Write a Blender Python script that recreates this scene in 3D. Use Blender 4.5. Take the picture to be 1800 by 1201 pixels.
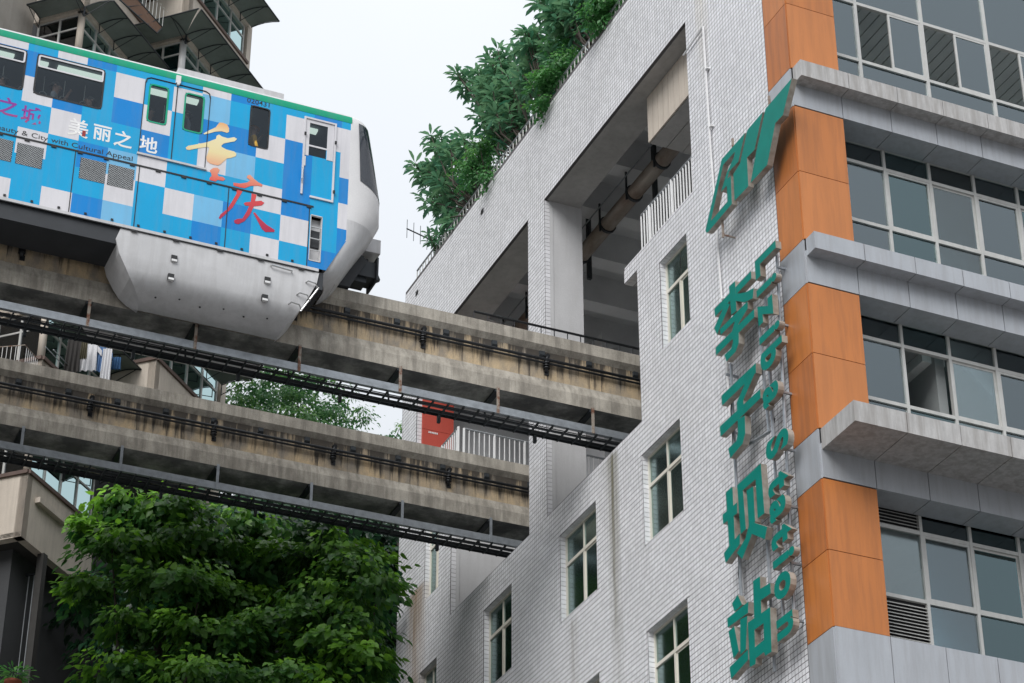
import bpy, bmesh, math, random
import numpy as np
from mathutils import Vector, Matrix
random.seed(7); rng = np.random.default_rng(7)
for o in list(bpy.data.objects): bpy.data.objects.remove(o)
scene = bpy.context.scene
col = scene.collection
R = math.radians

# ------------------------------------------------------------------ camera
CAM = np.array([-19.4, -30.6, 1.7]); FPX = 4171.0
_th = math.asin(.5227); _az = math.atan2(.77928, .34563)
FW = np.array([math.cos(_th)*math.cos(_az), math.cos(_th)*math.sin(_az), math.sin(_th)])
RT = np.array([math.sin(_az), -math.cos(_az), 0.0]); DN = np.cross(FW, RT)
cam = bpy.data.cameras.new('camera'); camo = bpy.data.objects.new('camera', cam); col.objects.link(camo)
cam.sensor_width = 36.0; cam.lens = FPX/1800*36; cam.clip_start = .1; cam.clip_end = 5000
camo.location = CAM; camo.rotation_euler = Vector(FW).to_track_quat('-Z', 'Y').to_euler()
scene.camera = camo

# ------------------------------------------------------------------ overcast sky and sun
world = bpy.data.worlds.new('World'); scene.world = world; world.use_nodes = True
wn = world.node_tree.nodes; wl = world.node_tree.links; wn.clear()
SUN_EL, SUN_AZ = R(42), R(224)      # azimuth of the sun measured from +X, counter-clockwise
sky = wn.new('ShaderNodeTexSky'); sky.sky_type = 'NISHITA'; sky.sun_disc = False
sky.sun_elevation = SUN_EL; sky.sun_rotation = R(90)-SUN_AZ; sky.air_density = 1.0; sky.dust_density = 4.0; sky.ozone_density = 1.0
mx = wn.new('ShaderNodeMix'); mx.data_type = 'RGBA'; mx.inputs[0].default_value = .90
mx.inputs[7].default_value = (9.1, 9.5, 10.0, 1)      # even cloud cover
bg = wn.new('ShaderNodeBackground'); bg.inputs[1].default_value = .056
wo = wn.new('ShaderNodeOutputWorld')
tc = wn.new('ShaderNodeTexCoord'); sx = wn.new('ShaderNodeSeparateXYZ'); wl.new(tc.outputs['Generated'], sx.inputs[0])
zen = wn.new('ShaderNodeMapRange'); zen.inputs[1].default_value = 0; zen.inputs[2].default_value = 1; zen.inputs[3].default_value = .60; zen.inputs[4].default_value = 1.45; wl.new(sx.outputs[2], zen.inputs[0])
cn = wn.new('ShaderNodeTexNoise'); cn.inputs['Scale'].default_value = 3.5; cn.inputs['Detail'].default_value = 4; wl.new(tc.outputs['Generated'], cn.inputs['Vector'])
cr_ = wn.new('ShaderNodeMapRange'); cr_.inputs[3].default_value = .90; cr_.inputs[4].default_value = 1.10; wl.new(cn.outputs[0], cr_.inputs[0])
ml = wn.new('ShaderNodeMath'); ml.operation = 'MULTIPLY'; wl.new(zen.outputs[0], ml.inputs[0]); wl.new(cr_.outputs[0], ml.inputs[1])
vm = wn.new('ShaderNodeVectorMath'); vm.operation = 'SCALE'; wl.new(mx.outputs[2], vm.inputs[0]); wl.new(ml.outputs[0], vm.inputs['Scale'])
wl.new(sky.outputs[0], mx.inputs[6]); wl.new(vm.outputs[0], bg.inputs[0]); wl.new(bg.outputs[0], wo.inputs[0])
sun = bpy.data.lights.new('sun', 'SUN'); sun.energy = 1.5; sun.angle = R(38); sun.color = (1.0, .99, .975)
suno = bpy.data.objects.new('sun', sun); col.objects.link(suno)
sd = Vector((math.cos(SUN_EL)*math.cos(SUN_AZ), math.cos(SUN_EL)*math.sin(SUN_AZ), math.sin(SUN_EL)))
suno.rotation_euler = (-sd).to_track_quat('-Z', 'Y').to_euler(); suno.location = (0, 0, 80)
vs = scene.view_settings
vs.view_transform = 'Standard'; vs.look = 'None'; vs.gamma = 1; vs.use_curve_mapping = False; vs.exposure = 0.82
scene.cycles.use_denoising = True
scene.cycles.max_bounces = 6; scene.cycles.transparent_max_bounces = 12

# ------------------------------------------------------------------ pixel rays (photo pixels give directions only)
def ray(px, py):
    d = FW*FPX + RT*(px-900) + DN*(py-600.5); return d/np.linalg.norm(d)
def onpl(px, py, p0, n):
    d = ray(px, py); n = np.array(n, float); return CAM + d*(((np.array(p0)-CAM)@n)/(d@n))
def vert(px, py, hd):
    r = ray(px, py); return CAM + r*(hd/math.hypot(r[0], r[1]))

# ------------------------------------------------------------------ materials
MATS = {}
def nodes_of(m): return m.node_tree.nodes, m.node_tree.links
def mat(name, c, rough=.6, metal=0.0, var=.12, scale=2.0, stretch=(1, 1, 1), c2=None, fine=.05, bump=0.0, bscale=40, spec=.5, emit=None, streak=0.0, streakc=(.03, .03, .028), contrast=(.35, .7), zr=None):
    m = bpy.data.materials.new(name); m.use_nodes = True
    N, L = nodes_of(m); b = N['Principled BSDF']
    b.inputs['Roughness'].default_value = rough; b.inputs['Metallic'].default_value = metal; b.inputs['Specular IOR Level'].default_value = spec
    g = N.new('ShaderNodeNewGeometry')
    mp = N.new('ShaderNodeMapping'); mp.inputs['Scale'].default_value = stretch; L.new(g.outputs['Position'], mp.inputs[0])
    n = N.new('ShaderNodeTexNoise'); n.inputs['Scale'].default_value = scale; n.inputs['Detail'].default_value = 6; n.inputs['Roughness'].default_value = .6
    L.new(mp.outputs[0], n.inputs['Vector'])
    r = N.new('ShaderNodeMapRange'); r.inputs[1].default_value = contrast[0]; r.inputs[2].default_value = contrast[1]; L.new(n.outputs[0], r.inputs[0])
    mix = N.new('ShaderNodeMix'); mix.data_type = 'RGBA'
    mix.inputs[6].default_value = (*c, 1); cc = c2 if c2 else tuple(x*(1-var) for x in c); mix.inputs[7].default_value = (*cc, 1)
    L.new(r.outputs[0], mix.inputs[0]); out = mix.outputs[2]
    if fine:
        n2 = N.new('ShaderNodeTexNoise'); n2.inputs['Scale'].default_value = 45; n2.inputs['Detail'].default_value = 3; L.new(g.outputs['Position'], n2.inputs['Vector'])
        r2 = N.new('ShaderNodeMapRange'); r2.inputs[3].default_value = 1-fine*2; r2.inputs[4].default_value = 1+fine*2; L.new(n2.outputs[0], r2.inputs[0])
        mu = N.new('ShaderNodeMix'); mu.data_type = 'RGBA'; mu.blend_type = 'MULTIPLY'; mu.inputs[0].default_value = 1
        L.new(out, mu.inputs[6]); L.new(r2.outputs[0], mu.inputs[7]); out = mu.outputs[2]
    if streak:
        mp3 = N.new('ShaderNodeMapping'); mp3.inputs['Scale'].default_value = (7, 7, .55); L.new(g.outputs['Position'], mp3.inputs[0])
        n3 = N.new('ShaderNodeTexNoise'); n3.inputs['Scale'].default_value = 1.0; n3.inputs['Detail'].default_value = 5; n3.inputs['Roughness'].default_value = .65; L.new(mp3.outputs[0], n3.inputs['Vector'])
        r3 = N.new('ShaderNodeMapRange'); r3.inputs[1].default_value = .46; r3.inputs[2].default_value = .60; r3.inputs[4].default_value = streak; nv = n3.outputs[0]
        if zr:      # run-off stains begin at height zr[1] and thin out towards zr[0]
            sz = N.new('ShaderNodeSeparateXYZ'); L.new(g.outputs['Position'], sz.inputs[0]); rz = N.new('ShaderNodeMapRange'); rz.inputs[1].default_value, rz.inputs[2].default_value = zr; rz.inputs[3].default_value = -.10; rz.inputs[4].default_value = .13; L.new(sz.outputs[2], rz.inputs[0])
            ad = N.new('ShaderNodeMath'); ad.operation = 'ADD'; L.new(nv, ad.inputs[0]); L.new(rz.outputs[0], ad.inputs[1]); nv = ad.outputs[0]
        L.new(nv, r3.inputs[0])
        m3 = N.new('ShaderNodeMix'); m3.data_type = 'RGBA'; m3.inputs[7].default_value = (*streakc, 1)
        L.new(r3.outputs[0], m3.inputs[0]); L.new(out, m3.inputs[6]); out = m3.outputs[2]
    L.new(out, b.inputs['Base Color'])
    if bump:
        n4 = N.new('ShaderNodeTexNoise'); n4.inputs['Scale'].default_value = bscale; n4.inputs['Detail'].default_value = 5; L.new(g.outputs['Position'], n4.inputs['Vector'])
        bp = N.new('ShaderNodeBump'); bp.inputs['Strength'].default_value = bump; bp.inputs['Distance'].default_value = .02; L.new(n4.outputs[0], bp.inputs['Height']); L.new(bp.outputs[0], b.inputs['Normal'])
    if emit:
        b.inputs['Emission Color'].default_value = (*emit[0], 1); b.inputs['Emission Strength'].default_value = emit[1]
    MATS[name] = m; return m
def glass(name, tint, refl=.10, rough=.02, gcol=(1, 1, 1), blend=.35):
    m = bpy.data.materials.new(name); m.use_nodes = True; N, L = nodes_of(m); N.clear()
    o = N.new('ShaderNodeOutputMaterial'); t = N.new('ShaderNodeBsdfTransparent'); t.inputs[0].default_value = (*tint, 1)
    g = N.new('ShaderNodeBsdfGlossy'); g.inputs[0].default_value = (*gcol, 1); g.inputs['Roughness'].default_value = rough
    lw = N.new('ShaderNodeLayerWeight'); lw.inputs[0].default_value = blend
    r = N.new('ShaderNodeMapRange'); r.inputs[3].default_value = refl; r.inputs[4].default_value = 1.0; L.new(lw.outputs['Fresnel'], r.inputs[0])
    mi = N.new('ShaderNodeMixShader'); L.new(r.outputs[0], mi.inputs[0]); L.new(t.outputs[0], mi.inputs[1]); L.new(g.outputs[0], mi.inputs[2]); L.new(mi.outputs[0], o.inputs[0])
    MATS[name] = m; return m
def tile_mat():
    m = mat('tile', (.82, .82, .85), rough=.3, var=.16, scale=.5, c2=(.73, .73, .755), fine=.03, streak=.16, streakc=(.5, .49, .48))
    N, L = nodes_of(m); b = N['Principled BSDF']; src = b.inputs['Base Color'].links[0].from_socket
    g = N.new('ShaderNodeNewGeometry'); sp = N.new('ShaderNodeSeparateXYZ'); L.new(g.outputs['Position'], sp.inputs[0])
    def M(op, a, b_=None, c=None):
        n = N.new('ShaderNodeMath'); n.operation = op
        for i, v in enumerate((a, b_, c)):
            if v is None: continue
            if isinstance(v, (int, float)): n.inputs[i].default_value = v
            else: L.new(v, n.inputs[i])
        return n.outputs[0]
    fy = M('FLOOR', M('DIVIDE', sp.outputs[1], .1125)); fz = M('FLOOR', M('DIVIDE', sp.outputs[2], .108))
    cb = N.new('ShaderNodeCombineXYZ'); L.new(fy, cb.inputs[0]); L.new(fz, cb.inputs[1])
    wnz = N.new('ShaderNodeTexWhiteNoise'); wnz.noise_dimensions = '2D'; L.new(cb.outputs[0], wnz.inputs['Vector'])
    v = M('MULTIPLY_ADD', wnz.outputs[0], .17, .90)
    mu = N.new('ShaderNodeMix'); mu.data_type = 'RGBA'; mu.blend_type = 'MULTIPLY'; mu.inputs[0].default_value = 1; L.new(src, mu.inputs[6]); L.new(v, mu.inputs[7])
    out = mu.outputs[2]
    def band(y0, hw, ztop, zlen, c, amt, ns):
        nonlocal out
        n = N.new('ShaderNodeTexNoise'); n.inputs['Scale'].default_value = 1; n.inputs['Detail'].default_value = 5
        mp = N.new('ShaderNodeMapping'); mp.inputs['Scale'].default_value = (1, ns, .5); L.new(g.outputs['Position'], mp.inputs[0]); L.new(mp.outputs[0], n.inputs['Vector'])
        a = M('SUBTRACT', 1.0, M('DIVIDE', M('ABSOLUTE', M('SUBTRACT', sp.outputs[1], y0)), hw)); a.node.use_clamp = True
        zz = M('DIVIDE', M('SUBTRACT', ztop, sp.outputs[2]), .15); zz.node.use_clamp = True
        zf = M('SUBTRACT', 1.0, M('DIVIDE', M('SUBTRACT', ztop, sp.outputs[2]), zlen)); zf.node.use_clamp = True
        k = M('MULTIPLY', M('MULTIPLY', a, M('MULTIPLY', zz, zf)), M('MULTIPLY', M('POWER', n.outputs[0], 1.5), amt*3)); k.node.use_clamp = True
        mm = N.new('ShaderNodeMix'); mm.data_type = 'RGBA'; mm.inputs[7].default_value = (*c, 1); L.new(k, mm.inputs[0]); L.new(out, mm.inputs[6]); out = mm.outputs[2]
    band(8.0, .32, 25.5, 7.0, (.16, .15, .09), .9, 9)
    band(8.25, .5, 25.5, 3.0, (.3, .29, .25), .4, 5)
    band(18.95, .75, 27.2, 14, (.36, .27, .19), .95, 4)
    band(10.0, .3, 22.6, 5, (.3, .29, .26), .5, 8)
    band(3.35, .35, 36.5, 5, (.55, .47, .3), .7, 6)
    L.new(out, b.inputs['Base Color'])
    return m
tile_mat()
mat('grout', (.115, .11, .115), .9)
mat('plaster', (.60, .60, .61), .8, var=.12, scale=.8, bump=.15, streak=.12, streakc=(.35, .34, .33))
mat('soffit', (.45, .44, .43), .85, var=.2, scale=1.4, bump=.2, streak=.1)
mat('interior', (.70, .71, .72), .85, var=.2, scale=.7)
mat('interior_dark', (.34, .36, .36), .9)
mat('room', (.78, .79, .78), .85, var=.12, scale=.6)
mat('orange_b', (.56, .20, .055), .36, var=.2, scale=.7, stretch=(2, 2, .35), fine=.03, streak=.3, streakc=(.36, .13, .04))
mat('orange_side_shade', (.47, .155, .04), .42, var=.14, scale=1.3, stretch=(2, 2, .35), fine=.03, streak=.5, streakc=(.28, .10, .035))
mat('orange', (.54, .185, .045), .38, var=.16, scale=.9, stretch=(2, 2, .35), fine=.03, streak=.4, streakc=(.33, .115, .035))
mat('silver', (.44, .46, .49), .42, metal=.25, var=.12, scale=1.0, stretch=(3, 3, .8), fine=.03, streak=.25, streakc=(.28, .27, .27))
mat('silver_worn', (.50, .49, .48), .5, metal=.15, var=.25, scale=3, stretch=(4, 4, .8), fine=.05, streak=.5, streakc=(.26, .24, .22))
mat('gap', (.02, .02, .022), .9)
mat('alu', (.56, .56, .54), .45, metal=.2, var=.12, scale=4, streak=.15, streakc=(.3, .29, .27))
mat('cream_frame', (.68, .65, .57), .5, var=.1)
mat('teal', (.0, .205, .165), .4, var=.14, scale=2.5, fine=.02, spec=.2)
mat('letter_return', (.44, .41, .36), .5, metal=.3, var=.35, scale=5, c2=(.24, .2, .16))
mat('galv', (.36, .39, .42), .45, metal=.5, var=.3, scale=6)
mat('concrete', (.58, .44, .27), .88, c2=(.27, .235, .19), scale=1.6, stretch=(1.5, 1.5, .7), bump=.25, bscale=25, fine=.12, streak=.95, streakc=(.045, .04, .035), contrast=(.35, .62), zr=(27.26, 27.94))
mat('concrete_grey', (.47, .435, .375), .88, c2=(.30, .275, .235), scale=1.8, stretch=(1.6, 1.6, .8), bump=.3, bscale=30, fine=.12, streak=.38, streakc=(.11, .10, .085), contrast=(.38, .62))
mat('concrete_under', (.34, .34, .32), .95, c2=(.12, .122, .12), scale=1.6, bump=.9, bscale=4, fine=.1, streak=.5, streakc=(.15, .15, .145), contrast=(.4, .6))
mat('black_metal', (.018, .02, .023), .45, metal=.2)
mat('dark_steel', (.035, .042, .048), .55, metal=.2, var=.3)
mat('rusty', (.30, .26, .22), .7, c2=(.16, .07, .04), scale=9, contrast=(.45, .6))
mat('old_pipe', (.30, .265, .23), .6, c2=(.17, .12, .09), scale=2.5, stretch=(1, .4, 1), contrast=(.4, .65))
mat('white_paint', (.74, .74, .74), .45, var=.1)
mat('grey_paint', (.33, .35, .37), .5, var=.12)
glass('glass_front', (.70, .80, .81), .15, rough=.05, gcol=(.76, .88, .93), blend=.34)
glass('glass_green', (.52, .70, .68), .34, rough=.18, gcol=(.62, .80, .78), blend=.42)
glass('glass_blue', (.20, .30, .42), .06)
glass('glass_train', (.66, .68, .70), .04, gcol=(.6, .68, .75), blend=.12)
glass('glass_front2', (.80, .85, .85), .12, rough=.07, gcol=(.78, .86, .88), blend=.28)
glass('glass_front3', (.58, .75, .75), .14, gcol=(.62, .84, .88), blend=.34)
glass('glass_apt', (.25, .42, .43), .08, gcol=(.50, .66, .66), blend=.25)
for nm, c in dict(t_white=(.70, .69, .72), t_cyan=(.0, .37, .70), t_blue=(.0, .23, .64), t_light=(.18, .50, .78), t_green=(.0, .36, .20)).items():
    mat(nm, c, .32, var=.10, scale=.8, fine=.015, spec=.35, streak=.10, streakc=(.22, .24, .26))
mat('t_grey', (.60, .60, .61), .38, var=.16, scale=1.0, stretch=(1, 1, 2), fine=.03, streak=.15, streakc=(.25, .24, .23))
mat('t_noze', (.74, .735, .74), .25, var=.06)
mat('t_dark', (.03, .034, .04), .6, var=.3)
mat('t_seam', (.015, .016, .018), .6)
mat('t_inside', (.20, .215, .235), .7, var=.1)
mat('t_lamp', (.9, .95, .85), .5, emit=((.85, 1.0, .85), .8))
mat('chrome', (.6, .6, .6), .25, metal=.8)
mat('vent_mesh', (.55, .58, .6), .5)
mat('red', (.50, .075, .05), .6, var=.12)
mat('seal_red', (.30, .02, .02), .6)
mat('bark', (.06, .05, .04), .9, bump=.5)
mat('earth', (.06, .055, .04), .95, var=.4, bump=.6, bscale=3)
mat('asphalt', (.16, .155, .15), .9, var=.3)
mat('stucco', (.60, .53, .45), .85, c2=(.50, .44, .375), scale=.9, bump=.15, streak=.22, streakc=(.30, .265, .225))
mat('stucco_shade', (.045, .043, .04), .9, var=.3)  # recess shade under the bay put into a near-black stucco colour
mat('core_shade', (.06, .062, .065), .9)  # block core coloured near-black to stand in for shade
mat('stucco_grey', (.36, .335, .30), .85, c2=(.28, .26, .23), scale=.9, bump=.15, streak=.2, streakc=(.2, .18, .16))
mat('brown_cap', (.13, .085, .07), .7, var=.25)
mat('awning', (.20, .235, .215), .6, var=.25, scale=1.5)
mat('curtain', (.40, .42, .44), .9, var=.3, scale=3, stretch=(4, 4, .3))
mat('curtain_teal', (.14, .34, .33), .8, var=.4, scale=3, stretch=(5, 5, .3))
mat('slat_brown', (.14, .075, .045), .8)
def grad_mat(name, stops, z0, z1):
    m = bpy.data.materials.new(name); m.use_nodes = True; N, L = nodes_of(m); b = N['Principled BSDF']; b.inputs['Roughness'].default_value = .35
    g = N.new('ShaderNodeNewGeometry'); s = N.new('ShaderNodeSeparateXYZ'); L.new(g.outputs['Position'], s.inputs[0])
    r = N.new('ShaderNodeMapRange'); r.inputs[1].default_value = z0; r.inputs[2].default_value = z1; L.new(s.outputs[2], r.inputs[0])
    c = N.new('ShaderNodeValToRGB'); e = c.color_ramp.elements
    e[0].position, e[0].color = stops[0][0], (*stops[0][1], 1); e[1].position, e[1].color = stops[-1][0], (*stops[-1][1], 1)
    for p, cc in stops[1:-1]: q = e.new(p); q.color = (*cc, 1)
    L.new(r.outputs[0], c.inputs[0]); L.new(c.outputs[0], b.inputs['Base Color']); MATS[name] = m
grad_mat('brush_ink', [(0, (.42, .01, .06)), (.35, (.72, .07, .06)), (.5, (.78, .33, .2)), (.66, (.80, .68, .36)), (.85, (.82, .74, .46)), (1, (.80, .36, .12))], 28.6, 31.0)
grad_mat('ink_white', [(0, (.75, .62, .4)), (.5, (.78, .78, .74)), (1, (.8, .8, .8))], 29.55, 29.95)
grad_mat('ink_purple', [(0, (.62, .22, .2)), (.5, (.36, .06, .22)), (1, (.25, .03, .3))], 29.6, 30.05)
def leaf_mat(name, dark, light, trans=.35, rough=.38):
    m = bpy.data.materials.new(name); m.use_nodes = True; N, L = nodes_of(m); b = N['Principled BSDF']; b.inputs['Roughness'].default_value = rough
    a = N.new('ShaderNodeAttribute'); a.attribute_name = 'rnd_lit_tone'
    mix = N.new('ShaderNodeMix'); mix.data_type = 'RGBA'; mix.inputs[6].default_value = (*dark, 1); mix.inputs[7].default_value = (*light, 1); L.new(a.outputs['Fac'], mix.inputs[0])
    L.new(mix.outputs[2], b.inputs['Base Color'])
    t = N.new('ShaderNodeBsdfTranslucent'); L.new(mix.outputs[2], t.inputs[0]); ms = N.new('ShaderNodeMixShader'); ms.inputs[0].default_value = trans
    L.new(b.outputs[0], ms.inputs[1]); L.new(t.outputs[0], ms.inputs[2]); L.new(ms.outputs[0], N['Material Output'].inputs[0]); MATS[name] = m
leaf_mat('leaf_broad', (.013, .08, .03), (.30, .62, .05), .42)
leaf_mat('leaf_back', (.010, .045, .022), (.04, .13, .04))  # deep shade of the backing trees put into the leaf colour
leaf_mat('leaf_mid', (.06, .20, .08), (.24, .44, .10), .5)
leaf_mat('leaf_roof', (.05, .20, .12), (.26, .46, .24), .35, .45)
leaf_mat('leaf_vine', (.05, .20, .06), (.16, .40, .08), .4)

# ------------------------------------------------------------------ mesh helpers
class MB:
    def __init__(s): s.v = []; s.f = []; s.m = []
    def add(s, vs_, fs, mi=0):
        k = len(s.v); s.v += [tuple(map(float, p)) for p in vs_]; s.f += [tuple(i+k for i in f) for f in fs]; s.m += [mi]*len(fs); return s
    def box(s, a, b, mi=0):
        (x0, y0, z0), (x1, y1, z1) = [tuple(map(min, a, b)), tuple(map(max, a, b))]
        return s.add([(x0,y0,z0),(x1,y0,z0),(x1,y1,z0),(x0,y1,z0),(x0,y0,z1),(x1,y0,z1),(x1,y1,z1),(x0,y1,z1)],
                     [(0,3,2,1),(4,5,6,7),(0,1,5,4),(1,2,6,5),(2,3,7,6),(3,0,4,7)], mi)
    def fbox(s, O, e, n, s0, s1, o0, o1, z0, z1, mi=0):   # box in a frame: e along, n outward, z up
        P = lambda a, b, z: (O[0]+e[0]*a+n[0]*b, O[1]+e[1]*a+n[1]*b, z)
        return s.add([P(s0,o0,z0),P(s1,o0,z0),P(s1,o1,z0),P(s0,o1,z0),P(s0,o0,z1),P(s1,o0,z1),P(s1,o1,z1),P(s0,o1,z1)],
                     [(0,3,2,1),(4,5,6,7),(0,1,5,4),(1,2,6,5),(2,3,7,6),(3,0,4,7)], mi)
    def prism(s, pts, d, mi=0):                          # polygon (3d points) extruded by vector d, ngon caps
        n = len(pts); d = np.array(d, float); a = [np.array(p, float) for p in pts]
        s.add(a+[p+d for p in a], [tuple(range(n))[::-1], tuple(range(n, 2*n))]+[(i, (i+1) % n, n+(i+1) % n, n+i) for i in range(n)], mi); return s
    def tube(s, path, r, n=6, mi=0, r2=None, caps=True):
        path = [Vector(p) for p in path]; k = len(s.v); m = len(path); rings = []
        for i, p in enumerate(path):
            t = (path[min(i+1, m-1)]-path[max(i-1, 0)]).normalized(); u = t.orthogonal().normalized() if abs(t.z) > .99 else Vector((0, 0, 1)).cross(t).normalized()
            w = t.cross(u); rr = r if r2 is None else r+(r2-r)*i/(m-1)
            rings.append([tuple(p+(u*math.cos(2*math.pi*j/n)+w*math.sin(2*math.pi*j/n))*rr) for j in range(n)])
        for g in rings: s.v += g
        for i in range(m-1):
            for j in range(n): s.f.append((k+i*n+j, k+i*n+(j+1) % n, k+(i+1)*n+(j+1) % n, k+(i+1)*n+j)); s.m.append(mi)
        if caps: s.f += [tuple(k+j for j in range(n))[::-1], tuple(k+(m-1)*n+j for j in range(n))]; s.m += [mi, mi]
        return s
    def grid(s, P, nu, nv, mi=0, close=False):
        k = len(s.v); s.v += [tuple(map(float, P(i, j))) for i in range(nu) for j in range(nv)]
        for i in range(nu-1):
            for j in range(nv-1): s.f.append((k+i*nv+j, k+(i+1)*nv+j, k+(i+1)*nv+j+1, k+i*nv+j+1)); s.m.append(mi)
        return s
    def mesh(s, name, mats, smooth=False, fixn=False):
        me = bpy.data.meshes.new(name); me.from_pydata(s.v, [], s.f)
        for m in (mats if isinstance(mats, (list, tuple)) else [mats]): me.materials.append(MATS[m])
        if any(s.m): me.polygons.foreach_set('material_index', s.m)
        if smooth: me.polygons.foreach_set('use_smooth', [True]*len(me.polygons))
        if fixn:
            bm = bmesh.new(); bm.from_mesh(me); bmesh.ops.recalc_face_normals(bm, faces=bm.faces); bm.to_mesh(me); bm.free()
        return me
    def build(s, name, mats, parent=None, smooth=False, fixn=False, **kw):
        return link(name, s.mesh(name, mats, smooth, fixn), parent, **kw)
def link(name, me, parent=None, loc=None, rot=None, **kw):
    o = bpy.data.objects.new(name, me); col.objects.link(o)
    if loc is not None: o.location = loc
    if rot is not None: o.rotation_euler = rot
    if parent is not None:
        o.parent = parent
        if parent.type == 'EMPTY': o.matrix_parent_inverse = Matrix.Translation(-parent.location)
        elif 'placed' in parent: o.matrix_parent_inverse = Matrix.Translation(-Vector(parent['placed']))
    for k, v in kw.items(): o[k] = v
    return o
def thing(name, label, cat, loc, group=None):
    o = bpy.data.objects.new(name, None); col.objects.link(o); o.location = loc; o.empty_display_size = .3
    o['label'] = label; o['category'] = cat
    if group: o['group'] = group
    return o
def tag(o, label, cat, group=None):
    o['label'] = label; o['category'] = cat
    if group: o['group'] = group
    return o
def dedup_mesh(size, mats, name='box'):
    return MB().box((-size[0]/2, -size[1]/2, -size[2]/2), (size[0]/2, size[1]/2, size[2]/2)).mesh(name, mats)

# ------------------------------------------------------------------ setting
g = MB().box((-1500, -1500, -.5), (1500, 1500, 0)).build('ground', 'asphalt'); g['kind'] = 'structure'
def hill(i, j):
    x = -60+i*6; y = 21.5+j*2.5
    t = min(1, max(0, (y-21.5)/16)); z = 6+26*t*t*(3-2*t)+1.2*math.sin(x*.21+y*.17)+.8*math.sin(x*.53-y*.31)
    if j == 0: z = -.3
    return (x, y, z)
hb = MB().grid(hill, 24, 18).build('hillside', 'earth', smooth=True); hb['kind'] = 'structure'


# ================================================================== station building
ST = thing('station_building', 'white tiled station building with orange corner pillar and silver bands', 'building', (5, 10, 0))
YL, ZT = 20.27, 36.6
ROW1 = [(5.03, 6.70), (8.83, 10.62), (13.17, 14.73), (17.54, 18.62)]
holes = [(6.65, 11.26, 25.5, 29.16), (7.23, 11.26, 29.16, 29.54), (4.05, 11.26, 29.54, 33.93), (12.19, 16.75, 25.5, 29.54), (12.19, 19.22, 29.54, 33.93)]
WIN = [(a, b, 22.71, 24.73) for a, b in ROW1]+[(a, b, 18.74, 20.87) for a, b in ROW1]+[(4.42, 5.62, 26.65, 28.73), (17.53, 18.45, 26.57, 28.73)]
holes += WIN
Y0 = .86
def solid(y, z): return Y0 < y < YL and 12 < z < ZT and not any(a < y < b and c < z < d for a, b, c, d in holes)
ys = sorted({Y0, YL, *[h[0] for h in holes], *[h[1] for h in holes]}); zs = sorted({0, 12.001, ZT, *[h[2] for h in holes], *[h[3] for h in holes]})
wb = MB()
for i in range(len(zs)-1):
    run = None
    for j in range(len(ys)-1):
        zc = (zs[i]+zs[i+1])/2; sl = zc < 12 or solid((ys[j]+ys[j+1])/2, zc)
        if sl: run = (run[0], ys[j+1]) if run else (ys[j], ys[j+1])
        if run and (not sl or j == len(ys)-2): wb.box((0, run[0], zs[i]), (.22, run[1], zs[i+1])); run = None
wb.box((0.03, .06, 0), (.22, Y0, ZT))
wb.build('wall', 'grout', ST)
# tiles, laid in a straight grid with recessed joints
TH, TW, GJ, GV = .108, .1125, .0135, .0125
small, big = [], []
for i in range(int(15.5/TH), int(ZT/TH)):
    for j in range(int(Y0/TW)+1, int(YL/TW)+1):
        a, b, c, d = j*TW+GV/2, (j+1)*TW-GV/2, i*TH+GJ/2, (i+1)*TH-GJ/2
        b = min(b, YL)
        if b-a < .02 or a < Y0: continue
        ok = True
        for (h0, h1, h2, h3) in holes:
            if a < h1 and b > h0 and c < h3 and d > h2:
                pen = {'l': b-h0, 'r': h1-a, 'b': d-h2, 't': h3-c}; k = min(pen, key=pen.get); v = pen[k]
                if k == 'l' and v < TW: b = h0
                elif k == 'r' and v < TW: a = h1
                elif k == 'b' and v < TH: d = h2
                elif k == 't' and v < TH: c = h3
                else: ok = False
                if b-a < .02 or d-c < .02: ok = False
                if not ok: break
        if ok:
            full = (b-a > TW-GV-.001 and d-c > TH-GJ-.001)
            (big if full and c > 17.6 and a < 2.2 else small).append((a, b, c, d))
big.sort(key=lambda t: t[0]**2*3+(t[2]-17)**2)
small += big[300:]; big = big[:300]
cl = MB()
def tilebox(mb, a, b, c, d, x0=0.001, x1=-.0025):
    k = len(mb.v); e = .001
    mb.v += [(x0,a,c),(x0,b,c),(x0,b,d),(x0,a,d),(x1,a+e,c+e),(x1,b-e,c+e),(x1,b-e,d-e),(x1,a+e,d-e)]
    mb.f += [tuple(k+q for q in f) for f in ((4,7,6,5),(0,4,5,1),(1,5,6,2),(2,6,7,3),(3,7,4,0))]; mb.m += [0]*5
for t in small: tilebox(cl, *t)
# tile reveals of windows, openings and column (the sides that face -y and the heads)
def jamb(y, z0, z1, dep, mb):
    n = int(round((z1-z0)/TH)); h = (z1-z0)/n
    for q in range(n): mb.box((.012, y-.012, z0+q*h+.006), (dep, y+.002, z0+(q+1)*h-.006))
def head(y0, y1, z, dep, mb):
    n = int(round((y1-y0)/TW)); h = (y1-y0)/n
    for q in range(n): mb.box((.012, y0+q*h+.006, z-.012), (dep, y0+(q+1)*h-.006, z+.002))
for (a, b, c, d) in WIN: jamb(b, c, d, .17, cl); head(a, b, d, .17, cl)
jamb(11.26, 25.5, 33.9, .13, cl); jamb(16.75, 25.5, 29.54, .13, cl); jamb(19.22, 29.54, 33.9, .13, cl); head(6.65, 7.23, 29.16, .2, cl)
cl.build('tile_cladding', 'tile', ST, kind='stuff')
tm = MB(); tilebox(tm, -(TW-GV)/2, (TW-GV)/2, -(TH-GJ)/2, (TH-GJ)/2); tme = tm.mesh('tile', 'tile')
for (a, b, c, d) in big: link('tile', tme, ST, loc=(0, (a+b)/2, (c+d)/2))
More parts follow.
